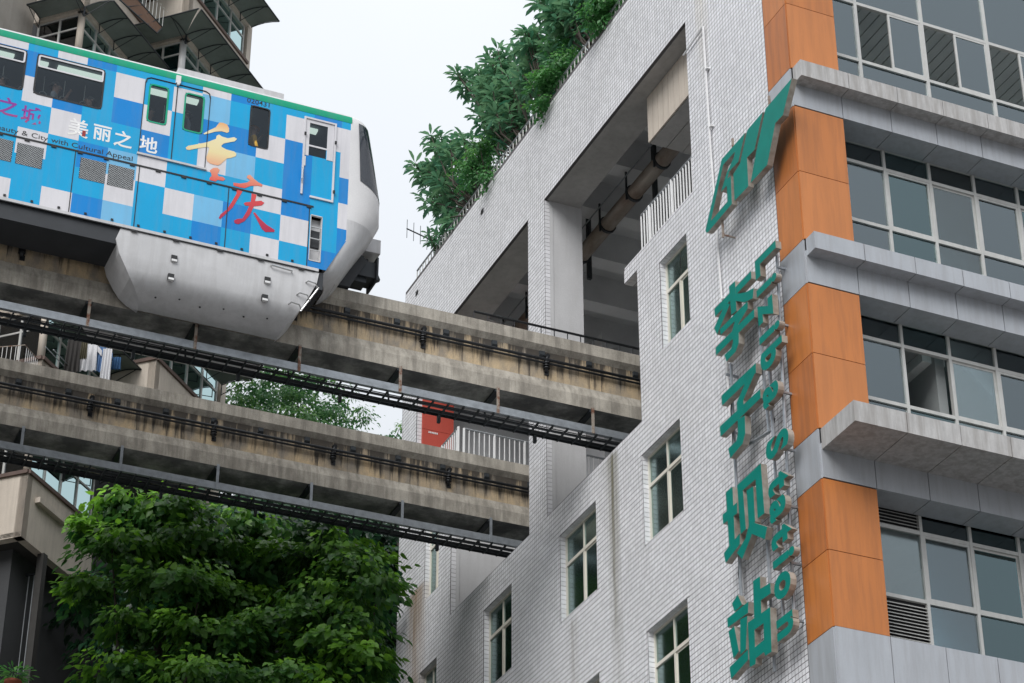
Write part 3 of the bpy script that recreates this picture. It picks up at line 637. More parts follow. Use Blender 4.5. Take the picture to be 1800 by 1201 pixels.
# ================================================================== monorail tracks
TA = R(-.8); BD = np.array([math.cos(TA), math.sin(TA), 0]); BN = np.array([-BD[1], BD[0], 0])
def TK(yc): return lambda u, v, z: (BD[0]*u+BN[0]*v, yc+BD[1]*u+BN[1]*v, z)
ZB, ZTB = 26.72, 28.33
PROF = [(-.425, 28.33), (-.425, 28.06), (-.34, 27.94), (-.34, 27.26), (-.425, 27.02), (-.425, 26.72), (.425, 26.72), (.425, 27.02), (.34, 27.26), (.34, 27.94), (.425, 28.06), (.425, 28.33)]
def track(yc, label, walk_label, hang0):
    F = TK(yc); t = thing('guideway_beam', label, 'track', F(-8, 0, 24.0))
    us = [-60, -38, -22, -17, -13.5, -11, -9, -7, -5, -3, -1, 1.5, 4, 8, 10.4]
    mb = MB(); n = len(PROF)
    for u in us: mb.v += [F(u, v, z) for v, z in PROF]
    for i in range(len(us)-1):
        for j in range(n):
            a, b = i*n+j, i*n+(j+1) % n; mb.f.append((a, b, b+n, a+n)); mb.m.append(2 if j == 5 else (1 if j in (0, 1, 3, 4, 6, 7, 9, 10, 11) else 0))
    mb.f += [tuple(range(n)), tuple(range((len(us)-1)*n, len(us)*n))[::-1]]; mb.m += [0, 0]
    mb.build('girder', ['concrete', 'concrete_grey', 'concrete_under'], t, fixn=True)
    for s in (-1, 1):
        rl = MB()
        for (dz, dv, r) in ((27.70, .43, .033), (27.62, .415, .024)): rl.tube([F(-60, s*dv, dz), F(10.3, s*dv, dz)], r, 6)
        rl.box(F(-60, s*.39, 27.62), F(-60, s*.39, 27.62))
        rlo = rl.build('power_rail', 'black_metal', t)
        ins = MB().tube([(0, 0, 0), (0, -s*.0+.0, .0001)], .001, 3)
        for k in range(14):
            u = hang0-.95+13.55-k*2.81+.05
            if s > 0 and k > 8: break
            b = MB(); b.tube([F(u, s*.33, 27.83), F(u, s*.43, 27.80)], .055, 8); b.tube([F(u, s*.40, 27.80), F(u-.02, s*.42, 27.69)], .03, 6)
            b.tube([F(u-.03, s*.42, 27.68), F(u-.03, s*.41, 27.52), F(u-.02, s*.38, 27.43)], .06, 8, r2=.035)
            for q in range(3): b.tube([F(u-.03, s*.415, 27.62-q*.06), F(u-.03, s*.415, 27.605-q*.06)], .075, 10)
            b.box(F(u-.05, s*.335, 27.36), F(u+.05, s*.36, 27.48))
            b.build('insulator', 'black_metal', rlo)
    for k in range(34):
        u = 6.4-k*1.1
        MB().add([F(u-.07, -.342, 27.79), F(u+.07, -.342, 27.79), F(u+.07, -.342, 27.93), F(u-.07, -.342, 27.93), F(u-.055, -.375, 27.84), F(u+.055, -.375, 27.84), F(u+.055, -.375, 27.93), F(u-.055, -.375, 27.93)],
                 [(0,1,2,3),(4,7,6,5),(0,4,5,1),(1,5,6,2),(2,6,7,3),(3,7,4,0)]).build('anchor_box', 'dark_steel', t)
    # service tray hung below the beam
    tr = MB()
    for (v0, v1, z0, z1) in ((-.44, -.425, 26.14, 26.31), (-.425, -.37, 26.295, 26.31), (-.425, -.37, 26.14, 26.155), (-.43, -.441, 26.21, 26.24)):
        tr.add([F(-60, v0, z0), F(-60, v1, z0), F(-60, v1, z1), F(-60, v0, z1), F(7, v0, z0), F(7, v1, z0), F(7, v1, z1), F(7, v0, z1)], [(0,1,2,3),(7,6,5,4),(0,4,5,1),(1,5,6,2),(2,6,7,3),(3,7,4,0)])
    tro = tr.build('service_tray', 'galv', t, fixn=True)
    fr = MB(); v0, v1, z0, z1 = .14, .155, 26.12, 26.27
    fr.add([F(-60, v0, z0), F(-60, v1, z0), F(-60, v1, z1), F(-60, v0, z1), F(7, v0, z0), F(7, v1, z0), F(7, v1, z1), F(7, v0, z1)], [(0,1,2,3),(7,6,5,4),(0,4,5,1),(1,5,6,2),(2,6,7,3),(3,7,4,0)])
    fr.build('far_channel', 'dark_steel', tro)
    bar = MB().box((-.014, -.29, -.022), (.014, .29, .022)).mesh('crossbar', 'dark_steel')
    for k in range(58):
        u = 2.6-k*.335; link('crossbar', bar, tro, loc=F(u, -.14, 26.125), rot=(0, 0, TA))
    for k in range(5):
        v = -.36+k*.11; MB().tube([F(-60, v, 26.15), F(7, v, 26.15)], .011, 5).build('long_bar', 'dark_steel', tro)
    for k, (v, r) in enumerate(((-.33, .02), (-.10, .028), (.09, .03))):
        pts = [F(-40+i*1.3, v+.012*math.sin(i*1.7+k), 26.165+r) for i in range(36)]
        MB().tube(pts, r, 6).build('cable', 'black_metal', tro)
    for k in range(9):
        u = hang0+2.172*k-2.172*2
        h = MB().box((-.03, -.012, 0), (.03, .012, .62)).mesh('hanger', 'rusty' if yc < 10 else 'galv')
        link('hanger', h, t, loc=F(u, -.445, 26.13), rot=(0, 0, TA))
        MB().add([F(u-.06, -.42, 26.66), F(u+.06, -.42, 26.66), F(u+.06, .42, 26.66), F(u-.06, .42, 26.66), F(u-.06, -.42, 26.722), F(u+.06, -.42, 26.722), F(u+.06, .42, 26.722), F(u-.06, .42, 26.722)],
                 [(0,1,2,3),(4,7,6,5),(0,4,5,1),(1,5,6,2),(2,6,7,3),(3,7,4,0)]).build('cross_arm', 'dark_steel', t)
        MB().tube([F(u-.02, .13, 26.15), F(u-.02, .3, 26.7)], .022, 5).build('stay', 'dark_steel', t)
        MB().box((-.03, -.04, -.16), (.03, .04, .02)).build('lug', 'dark_steel', tro); bpy.data.objects[-1] if False else None
        lug = tro.children[-1]; lug.location = F(u+1.08, .13, 26.12); lug.rotation_euler = (0, 0, TA)
    return t
Y1, Y2 = 8.95, 14.47
track(Y1, 'weathered concrete monorail beam that the blue train rides on', '', -11.04)
track(Y2, 'weathered concrete monorail beam with no train, passing above the leafy trees', '', -10.99)

# ================================================================== train
F = TK(Y1); HW = 1.49
TR = thing('monorail_train', 'blue and white chequered monorail train with green roof line', 'train', F(-10, 0, 28.3))
UL = -21.5; CW, C5L = .606, -11.22
RZ = [31.75, 31.57, 30.94, 30.31, 29.67, 29.04, 28.41, 27.95]
TAB = {0:'BCCCCCW',1:'WBCCCCW',2:'CBWCWCC',3:'WCBWCCW',4:'BCCCBCB',5:'CWBCLWL',6:'CCWBWCC',7:'CWCCCWC',8:'WLBWCLB',9:'BCBLCBC',10:'CCWCWCW',11:'CWBBBWC',12:'BWCCCCB',13:'CWWBWBB'}
MI = dict(W=0, C=1, B=2, L=3)
rr = random.Random(3)
def cell(u, z):
    k = math.floor((u-C5L)/CW)+5; r = next((i for i in range(7) if RZ[i+1] <= z), 6)
    if k in TAB: return MI[TAB[k][r]]
    return MI[rr.choice('WCCBBL')] if k < 0 else 1
# openings in the near side (u0,u1,z0,z1)
W_BIG = [(-12.83, -11.45, 30.55, 31.54), (-14.43, -13.05, 30.55, 31.54), (-18.1, -16.7, 30.55, 31.54)]
W_DOOR = [(-10.51, -10.11, 30.545, 31.49), (-9.76, -9.355, 30.545, 31.49)]
W_CAB = [(-8.365, -7.945, 30.56, 31.585)]
W_CREW = [(-7.07, -6.675, 30.945, 31.505), (-7.065, -6.69, 30.68, 30.91)]
OPN = W_BIG+W_DOOR+W_CAB+W_CREW+[(-6.935, -6.71, 28.12, 29.2)]
FRX = -6.17
us = sorted({UL, FRX, *[C5L+CW*(k-5) for k in range(-11, 14)], *[x for o in OPN for x in o[:2]], -6.54})
us = [u for u in us if UL <= u <= FRX]; zz = sorted({*RZ, 28.76, *[x for o in OPN for x in o[2:]]})
sd_ = MB(); memo = {}
for i in range(len(us)-1):
    for j in range(len(zz)-1):
        a, b, c, d = us[i], us[i+1], zz[j], zz[j+1]; mu_, mz = (a+b)/2, (c+d)/2
        if any(o[0] < mu_ < o[1] and o[2] < mz < o[3] for o in OPN): continue
        key = (math.floor((mu_-C5L)/CW), next((q for q in range(7) if RZ[q+1] <= mz), 6))
        mi = memo.setdefault(key, cell(mu_, mz))
        pts = [(a, c), (b, c), (b, d), (a, d)]
        lim = lambda z: FRX if z >= 28.76 else FRX-.37*(28.76-z)/.75
        pts = [(min(p, lim(q)), q) for p, q in pts]
        if pts[1][0]-pts[0][0] < 1e-4 and pts[2][0]-pts[3][0] < 1e-4: continue
        sd_.add([F(p, -HW, q) for p, q in pts], [(0, 1, 2, 3)], mi)
sd_.build('side_wall', ['t_white', 't_cyan', 't_blue', 't_light'], TR)
gs = MB(); sec = [(-HW-.004, 31.75), (-HW-.012, 31.83), (-HW+.0, 31.915)]
gs.grid(lambda i, j: F((UL, FRX+.02)[i], *sec[j]), 2, 3).build('roof_stripe', 't_green', TR, smooth=True)
rsec = [(-HW, 31.915), (-1.42, 32.0), (-1.2, 32.13), (-.8, 32.24), (0, 32.3), (.8, 32.24), (1.2, 32.13), (1.42, 32.0), (HW, 31.915)]
MB().grid(lambda i, j: F((UL, FRX)[i], *rsec[j]), 2, 9).build('roof', 't_grey', TR, smooth=True)
ru = MB(); ru.fbox(F(0, 0, 0), BD, BN, -9.9, -7.6, -1.25, -.2, 32.13, 32.27); ru.fbox(F(0, 0, 0), BD, BN, -20, -10.8, -1.0, .2, 32.2, 32.27); ru.build('roof_unit', 't_grey', TR)
fs = MB()
for (a, b, c, d) in [(UL, FRX, 27.95, 30.55), (UL, FRX, 31.5, 31.915), (-13.1, -12.8, 30.55, 31.5), (-11.5, -9.9, 30.55, 31.5), (-8.5, FRX, 30.55, 31.5), (-16.7, -14.4, 30.55, 31.5), (UL, -18.1, 30.55, 31.5)]: fs.fbox(F(0, 0, 0), BD, BN, a, b, HW-.05, HW, c, d)
fs.build('far_side', 't_inside', TR)
it = MB(); it.fbox(F(0, 0, 0), BD, BN, UL, -6.3, -HW+.04, HW-.06, 29.2, 29.3); it.fbox(F(0, 0, 0), BD, BN, UL, -6.3, -HW+.04, HW-.06, 31.62, 31.7); it.fbox(F(0, 0, 0), BD, BN, -7.45, -7.4, -HW+.04, HW-.06, 29.3, 31.6)
it.build('cabin_lining', 't_inside', TR)
for (a, b) in ((-16.4, -14.9), (-14.6, -13.25), (-13.0, -12.55), (-12.35, -10.9), (-10.7, -9.4), (-9.2, -8.3), (-7.3, -6.8)): MB().fbox(F(0, 0, 0), BD, BN, a, b, -1.2, -1.06, 31.56, 31.615).build('ceiling_lamp', 't_lamp', TR)
un = MB(); un.fbox(F(0, 0, 0), BD, BN, UL, -6.6, -1.44, -.55, 27.5, 27.9); un.fbox(F(0, 0, 0), BD, BN, UL, -6.6, .55, 1.44, 27.5, 27.9); un.fbox(F(0, 0, 0), BD, BN, UL, -6.6, -1.4, 1.4, 28.5, 28.9)
un.build('underframe', 't_dark', TR)
lp_ = MB(); lp_.fbox(F(0, 0, 0), BD, BN, UL, -6.72, -HW-.004, -HW+.05, 27.885, 27.949); lp_.build('sill_lip', 't_grey', TR)
MB().fbox(F(0, 0, 0), BD, BN, UL, -6.9, -HW-.012, -HW+.02, 29.40, 29.435).build('panel_gap', 't_seam', TR)
MB().fbox(F(0, 0, 0), BD, BN, UL, -6.8, -HW-.006, -HW+.02, 27.862, 27.884).build('panel_gap', 't_seam', TR)
for u in (-18.6, -16.9, -15.2, -13.5, -11.855, -10.555, -8.7, -6.98): MB().fbox(F(0, 0, 0), BD, BN, u-.009, u+.009, -HW-.006, -HW+.02, 27.95, 29.40).build('panel_seam', 't_seam', TR)
for k in range(28):
    u = -14.2+k*.265
    if u > -6.9: break
    MB().fbox(F(0, 0, 0), BD, BN, u, u+(.1 if k % 2 else .05), -HW-.02, -HW, 29.365 if k % 2 else 27.975, 29.40 if k % 2 else 28.015).build('latch', 't_seam', TR)
for u in (-10.6, -9.75, -8.85, -8.0, -7.15): MB().fbox(F(0, 0, 0), BD, BN, u, u+.13, -HW-.02, -HW, 27.83, 27.86).build('latch', 't_seam', TR)
def rrect(u0, u1, z0, z1, r, n=5):
    P = []
    for cx, cz, a0 in ((u1-r, z1-r, 0), (u0+r, z1-r, 90), (u0+r, z0+r, 180), (u1-r, z0+r, 270)):
        P += [(cx+r*math.cos(R(a0+90*k/n)), cz+r*math.sin(R(a0+90*k/n))) for k in range(n+1)]
    return P
def ring(mb, o, w_out, w_in, v0, v1, r=.07, mi=0):
    A = rrect(o[0]-w_out, o[1]+w_out, o[2]-w_out, o[3]+w_out, r+w_out); B = rrect(o[0]+w_in, o[1]-w_in, o[2]+w_in, o[3]-w_in, max(.02, r-w_in)); n = len(A); k = len(mb.v)
    for v in (v0, v1): mb.v += [F(p, v, q) for p, q in A]; mb.v += [F(p, v, q) for p, q in B]
    for i in range(n):
        j = (i+1) % n
        mb.f += [(k+i, k+j, k+n+j, k+n+i), (k+2*n+i, k+3*n+i, k+3*n+j, k+2*n+j), (k+i, k+2*n+i, k+2*n+j, k+j), (k+n+i, k+n+j, k+3*n+j, k+3*n+i)]; mb.m += [mi]*4
def win(o, frame, wo_, wi_, r, nm='window'):
    mb = MB(); ring(mb, o, wo_, wi_, -HW-.008, -HW+.03, r); w = mb.build(nm, frame, TR, fixn=True)
    MB().prism([F(p, -HW+.008, q) for p, q in rrect(*o, r)], BN*.006).build('pane', 'glass_train', w); return w
for o in W_BIG:
    w = win(o, 't_seam', .012, .022, .09)
    b = MB(); ring(b, (o[0]+.02, o[1]-.02, 31.22, o[3]-.02), 0, .035, -HW-.012, -HW+.0, .05); b.build('vent_frame', 't_white', w, fixn=True)
for o in W_DOOR: win(o, 't_green', .012, .022, .08)
for o in W_CAB: win(o, 't_seam', .008, .02, .07)
# passenger door: two leaves, seam, hood, sill
dr = MB()
for (a, b, c, d) in ((-9.945, -9.925, 29.72, 31.63), (-10.615, -10.6, 29.74, 31.5), (-9.24, -9.225, 29.74, 31.5)): dr.fbox(F(0, 0, 0), BD, BN, a, b, -HW-.008, -HW+.01, c, d)
do = dr.build('door', 't_seam', TR)
hd = MB().tube([F(-10.6, -HW, 31.5), F(-10.58, -HW, 31.6), F(-10.5, -HW, 31.64), F(-9.34, -HW, 31.64), F(-9.26, -HW, 31.6), F(-9.235, -HW, 31.5)], .016, 6).build('door_hood', 't_seam', do)
MB().fbox(F(0, 0, 0), BD, BN, -10.64, -9.2, -HW-.035, -HW, 29.68, 29.725).build('door_sill', 't_grey', do)
lm = MB().fbox(F(0, 0, 0), BD, BN, -9.99, -9.89, -HW-.05, -HW, 31.65, 31.84); lm.fbox(F(0, 0, 0), BD, BN, -9.965, -9.915, -HW-.06, -HW, 31.60, 31.66); lm.build('door_lamp', 'white_paint', do)
# crew door
cdm = MB()
for (a, b, c, d) in ((-7.2, -7.16, 29.66, 31.63), (-6.53, -6.49, 29.66, 31.63), (-7.16, -6.53, 31.59, 31.63), (-7.0, -6.49, 29.62, 29.665)): cdm.fbox(F(0, 0, 0), BD, BN, a, b, -HW-.03, -HW+.01, c, d)
cw = cdm.build('crew_door', 't_white', TR)
lf = MB()
for (a, b, c, d) in ((-7.15, -7.07, 30.66, 31.585), (-6.675, -6.535, 30.66, 31.585), (-7.07, -6.675, 31.505, 31.585), (-7.07, -6.675, 30.905, 30.945)): lf.fbox(F(0, 0, 0), BD, BN, a, b, -HW-.008, -HW+.008, c, d)
lf.build('door_leaf', 't_white', cw)
for o in W_CREW: MB().fbox(F(0, 0, 0), BD, BN, o[0], o[1], -HW+.006, -HW+.012, o[2], o[3]).build('pane', 'glass_train', cw)
for (u, z) in ((-7.19, 31.15), (-6.52, 31.1), (-6.51, 29.85)): MB().fbox(F(0, 0, 0), BD, BN, u, u+.04, -HW-.06, -HW, z, z+.06).build('hinge', 't_seam', cw)
MB().tube([F(-7.2, -HW-.05, 29.95), F(-7.2, -HW-.07, 30.0), F(-7.2, -HW-.07, 30.25), F(-7.2, -HW-.05, 30.3)], .016, 6).build('handle', 'chrome', cw)
hdp = MB().fbox(F(0, 0, 0), BD, BN, -7.19, -7.13, -HW-.02, -HW, 30.38, 30.62); hdp.build('lock_plate', 'white_paint', cw)
# steps recessed in the cab side
lad = MB(); lad.fbox(F(0, 0, 0), BD, BN, -6.935, -6.71, -HW+.14, -HW+.16, 28.12, 29.2)
for (a, b) in ((-6.95, -6.935), (-6.71, -6.695)): lad.fbox(F(0, 0, 0), BD, BN, a, b, -HW-.01, -HW+.15, 28.1, 29.22)
for (a, b) in ((28.1, 28.12), (29.2, 29.22)): lad.fbox(F(0, 0, 0), BD, BN, -6.95, -6.695, -HW-.01, -HW+.15, a, b)
lo = lad.build('step_recess', 't_grey', TR)
for z in (28.38, 28.66, 28.94): MB().tube([F(-6.94, -HW+.02, z), F(-6.71, -HW+.02, z)], .013, 5).build('rung', 'chrome', lo)
# mesh grilles in the lower panels
for u0 in (-13.0, -11.74, -11.17, -13.6, -14.9):
    v = MB().fbox(F(0, 0, 0), BD, BN, u0, u0+.52, -HW-.003, -HW+.01, 28.79, 29.29).build('grille', 't_seam', TR)
    w = MB()
    for k in range(-11, 12):
        for sg in (1, -1):
            seg = []
            c = u0+.26+k*.05
            for t in range(0, 26):
                a = c+sg*(t/25-.5)*.5; z = 28.79+.5*t/25
                if u0 <= a <= u0+.52: seg.append((a, z))
            if len(seg) > 1:
                (a0, z0), (a1, z1) = seg[0], seg[-1]; w.tube([F(a0, -HW-.006, z0), F(a1, -HW-.006, z1)], .0048, 4, caps=False)
    w.build('wire_mesh', 'vent_mesh', v)
# nose of the cab
hwz = [(27.84, 1.22), (27.9, 1.36), (28.0, 1.44), (28.3, 1.47), (28.76, 1.488), (31.75, 1.49), (31.915, 1.475), (32.0, 1.42), (32.13, 1.2), (32.24, .8), (32.3, .02)]
frz = [(27.84, -6.4), (27.9, -6.3), (28.0, -6.2), (28.1, -6.1), (28.81, -5.72), (29.31, -5.43), (29.64, -5.28), (30.21, -5.29), (31.13, -5.45), (31.9, -5.60), (32.1, -5.72), (32.24, -5.9), (32.3, -6.1)]
sdz = [(27.84, -6.66), (27.9, -6.61), (28.0, -6.545), (28.76, -6.17), (32.3, -6.17)]
ip = lambda z, T_: float(np.interp(z, [a for a, _ in T_], [b for _, b in T_]))
def nose(z, t, off=0.0):     # t 0 at near side, 1 at far side
    hw, fu, su = ip(z, hwz), ip(z, frz), ip(z, sdz); rc = .62*hw/1.49
    if t < .35: a = t/.35*math.pi/2; u, v = su+(fu-su)*math.sin(a), -hw+rc*(1-math.cos(a)); n = (math.sin(a), -math.cos(a))
    elif t > .65: a = (1-t)/.35*math.pi/2; u, v = su+(fu-su)*math.sin(a), hw-rc*(1-math.cos(a)); n = (math.sin(a), math.cos(a))
    else: u, v, n = fu, (-hw+rc)*(1-(t-.35)/.15), (1, 0)
    return F(u+n[0]*off, v+n[1]*off, z)
nz = [27.84, 27.9, 28.0, 28.1, 28.3, 28.55, 28.81, 29.05, 29.31, 29.5, 29.64, 29.9, 30.21, 30.6, 31.13, 31.5, 31.75, 31.915, 32.0, 32.07, 32.13, 32.19, 32.24, 32.28, 32.3]; nt = [0, .04, .08, .12, .16, .2, .24, .28, .31, .35, .42, .5, .58, .65, .72, .8, .9, 1]
MB().grid(lambda i, j: nose(nz[j], nt[i]), len(nt), len(nz)).build('nose', 't_noze', TR, smooth=True, fixn=True)
MB().grid(lambda i, j: nose(nz[j], nt[i], .004), len(nt), 9).build('nose_apron', 't_grey', TR, smooth=True, fixn=True)
def scr(i, j):
    t = .07+.86*i/20; lo_ = 30.42-.25*math.sin(math.pi*min(1, max(0, (t-.02)/.96)))**.8; hi = 31.80+.13*math.sin(math.pi*t)
    return nose(lo_+(hi-lo_)*j/10, t, .008)
mat('screen_glass', (.02, .03, .045), .06, fine=0, var=0, spec=.8)
MB().grid(scr, 21, 11).build('windscreen', 'screen_glass', TR, smooth=True, fixn=True)
# underside of the cab and bogie skirt
MB().prism([F(-6.6, -1.4, 27.99), F(-6.2, -1.0, 27.99), F(-6.15, 1.0, 27.99), F(-6.6, 1.4, 27.99)], (0, 0, .05)).build('cab_floor', 't_grey', TR)
ss = [(-1.47, 27.862), (-1.475, 27.6), (-1.46, 27.3), (-1.43, 27.02), (-1.36, 26.86), (-1.2, 26.74), (-.95, 26.66), (-.62, 26.62), (-.55, 26.68)]
uL = [(26.62, -10.12), (26.74, -10.35), (26.9, -10.55), (27.45, -10.87), (27.75, -10.88), (27.862, -10.8)]; uR = [(26.62, -7.28), (26.8, -7.12), (27.0, -7.0), (27.6, -6.74), (27.862, -6.70)]
for s in (-1, 1):
    sk = MB()
    NS = 24
    sk.grid(lambda i, j: F(ip(ss[j][1], uL)+(ip(ss[j][1], uR)-ip(ss[j][1], uL))*i/NS, -s*ss[j][0], ss[j][1]), NS+1, len(ss))
    for k in (0, NS):      # end caps towards the beam
        L_ = [F(ip(z, uL)+(ip(z, uR)-ip(z, uL))*k/NS, -s*v, z) for v, z in ss]; Q = [F(ip(z, uL)+(ip(z, uR)-ip(z, uL))*k/NS, s*.52, z) for v, z in ss]
        for j in range(len(ss)-1): sk.add([L_[j], L_[j+1], Q[j+1], Q[j]], [(0, 1, 2, 3)])
    sk.build('bogie_skirt', 't_grey', TR, smooth=True, fixn=True)
for (u, z) in ((-9.69, 27.43), (-9.72, 26.99), (-7.77, 27.41), (-7.8, 26.99)):
    l = MB().fbox(F(0, 0, 0), BD, BN, u-.06, u+.06, -1.50, -1.43, z-.07, z+.07).build('step_light', 't_seam', TR)
    MB().fbox(F(0, 0, 0), BD, BN, u-.055, u+.055, -1.515, -1.44, z-.075, z-.03).build('lip', 'white_paint', l)
MB().tube([F(-7.72, -1.48, 27.78), F(-7.72, -1.53, 27.76), F(-7.28, -1.53, 27.73), F(-7.28, -1.48, 27.73)], .018, 6).build('grab_bar', 'chrome', TR)
for (u, z) in ((-6.98, 27.56), (-7.14, 27.24), (-7.3, 26.98)): MB().tube([F(u, -1.45, z), F(u+.04, -1.53, z+.02), F(u+.2, -1.53, z+.0), F(u+.27, -1.48, z-.09)], .016, 6).build('grab_bar', 'chrome', TR)
MB().tube([F(-6.70, -1.48, 27.5), F(-7.05, -1.48, 26.86)], .018, 6).build('grab_bar', 'chrome', TR)
for k in range(6): MB().tube([F(-9.9+k*.45, -1.1-.12*(k % 2), 26.70), F(-9.9+k*.45, -1.1-.12*(k % 2), 26.685)], .02, 8).build('drain_hole', 't_seam', TR)
# coupler and gear in front of the first bogie
O0 = F(0, 0, 0); cp = MB()
cp.fbox(O0, BD, BN, -5.72, -5.13, -.40, .05, 28.78, 29.16); cp.fbox(O0, BD, BN, -5.6, -5.3, -.33, 0, 28.66, 28.8); cp.fbox(O0, BD, BN, -5.13, -5.09, -.48, .16, 28.70, 29.26)
cp.tube([F(-5.09, -.17, 28.93), F(-4.95, -.17, 28.90)], .17, 8, r2=.03); cp.tube([F(-5.9, -.2, 29.2), F(-5.25, -.22, 29.28)], .05, 6); cp.tube([F(-5.95, -.35, 29.05), F(-5.4, -.38, 29.25)], .035, 6)
cp.build('coupler', 'dark_steel', TR)
gm = MB(); gm.prism([F(-6.55, -.5, 28.36), F(-5.72, -.5, 28.36), F(-5.35, -.5, 29.1), F(-5.6, -.5, 29.3), F(-6.3, -.5, 29.0)], BN*.12); gm.prism([F(-6.55, .4, 28.36), F(-5.72, .4, 28.36), F(-5.35, .4, 29.1), F(-5.6, .4, 29.3), F(-6.3, .4, 29.0)], BN*.12)
for q in range(4): gm.tube([F(-6.3+q*.2, -.5, 28.5+q*.16), F(-6.3+q*.2, .5, 28.5+q*.16)], .06, 8)
gm.build('bogie_gear', 't_dark', TR)
MB().fbox(O0, BD, BN, -5.95, -5.04, -.42, .35, 29.40, 29.74).build('coupler_cover', 't_grey', TR)
# hanging straps inside
for k in range(12):
    u = -14.2+k*.42
    if -11.3 < u < -10.5: continue
    h = MB().tube([F(u, -.75, 31.6), F(u, -.75, 31.2)], .008, 4); h.tube([F(u+.075*math.cos(a*math.pi/6), -.75, 31.13+.075*math.sin(a*math.pi/6)) for a in range(13)], .010, 5, caps=False); h.build('hand_strap', 'white_paint', TR)
# lettering
def text_part(s, u, z, size, m, off=.0, squeeze=1.0, nm='lettering', v=-HW-.003, shear=0):
    c = bpy.data.curves.new('t', 'FONT'); c.body = s; c.size = 1; c.offset = off; c.resolution_u = 3
    o = bpy.data.objects.new('t', c); col.objects.link(o); dg = bpy.context.evaluated_depsgraph_get(); dg.update()
    me = bpy.data.meshes.new_from_object(o.evaluated_get(dg)); bpy.data.objects.remove(o); bpy.data.curves.remove(c)
    for q in me.vertices: q.co = Vector(F(u+(q.co.x*squeeze)*size, v, z+q.co.y*size))
    me.materials.clear(); me.materials.append(MATS[m]); return link(nm, me, TR)
text_part('020431', -8.46, 31.635, .175, 't_seam', .006, 1.0, 'car_number')
for ch, u, z, s in (('美', -12.07, 29.80, .40), ('丽', -11.57, 29.84, .37), ('之', -11.14, 29.80, .37), ('地', -10.62, 29.82, .37)): text_part(ch, u, z, s*1.12, 'ink_white', .018, .95)
for ch, u, z, s in (('之', -13.5, 29.9, .42), ('城', -13.02, 29.84, .40)): text_part(ch, u, z, s*1.1, 'ink_purple', .016, .95)
uu = -14.22
for wd in ('Natural', 'Beauty', '&', 'City', 'with', 'Cultural', 'Appeal'):
    o_ = text_part(wd, uu, 29.485, .165, 't_seam', .003, 1.2); uu += max(v.co.x for v in o_.data.vertices)/BD[0]-uu+.085
MB().fbox(F(0, 0, 0), BD, BN, -11.77, -11.70, -HW-.006, -HW, 29.80, 29.94).build('seal_mark', 'seal_red', TR)
def brush(polys, sc=5.459, org=(320, 200)):
    for P in polys:
        pts = [onpl(org[0]+a/sc, org[1]+b/sc, F(0, -HW-.006, 0), BN) for a, b in P]
        m = MB(); m.v = [tuple(p) for p in pts]; m.f = [tuple(range(len(pts)))]; m.m = [0]; m.build('brush_stroke', 'brush_ink', TR)
brush([[(205,190),(265,158),(325,130),(348,98),(362,84),(395,88),(432,104),(452,140),(450,175),(432,184),(380,168),(320,172),(262,188),(215,198)],
       [(35,325),(60,308),(150,292),(245,272),(325,242),(332,212),(355,200),(385,220),(440,236),(500,225),(528,242),(505,265),(450,275),(400,286),(378,305),(380,320),(430,345),(500,362),(522,385),(515,408),(470,424),(430,430),(402,455),(370,485),(345,496),(310,490),(270,478),(240,455),(232,420),(250,370),(262,330),(245,318),(160,330),(70,348),(45,345)],
       [(265,545),(300,520),(340,518),(362,540),(340,580),(350,600),(395,608),(415,628),(395,645),(340,635),(322,650),(285,642),(262,632),(268,610),(285,600),(280,575)],
       [(494,690),(492,662),(560,670),(625,660),(655,640),(620,612),(630,590),(655,586),(690,625),(735,660),(772,680),(765,700),(730,690),(660,692),(600,715),(560,708)],
       [(520,725),(580,745),(540,810),(485,900),(420,960),(365,1012),(352,1000),(370,965),(430,920),(475,850),(525,765)],
       [(668,765),(715,778),(700,840),(760,835),(790,855),(765,880),(690,888),(650,970),(600,1030),(540,1060),(505,1050),(498,1025),(530,1010),(580,1005),(620,940),(645,885),(605,880),(592,860),(610,850),(660,846)],
       [(682,950),(700,948),(750,1010),(810,1065),(888,1115),(885,1135),(800,1135),(765,1105),(720,1020)]])

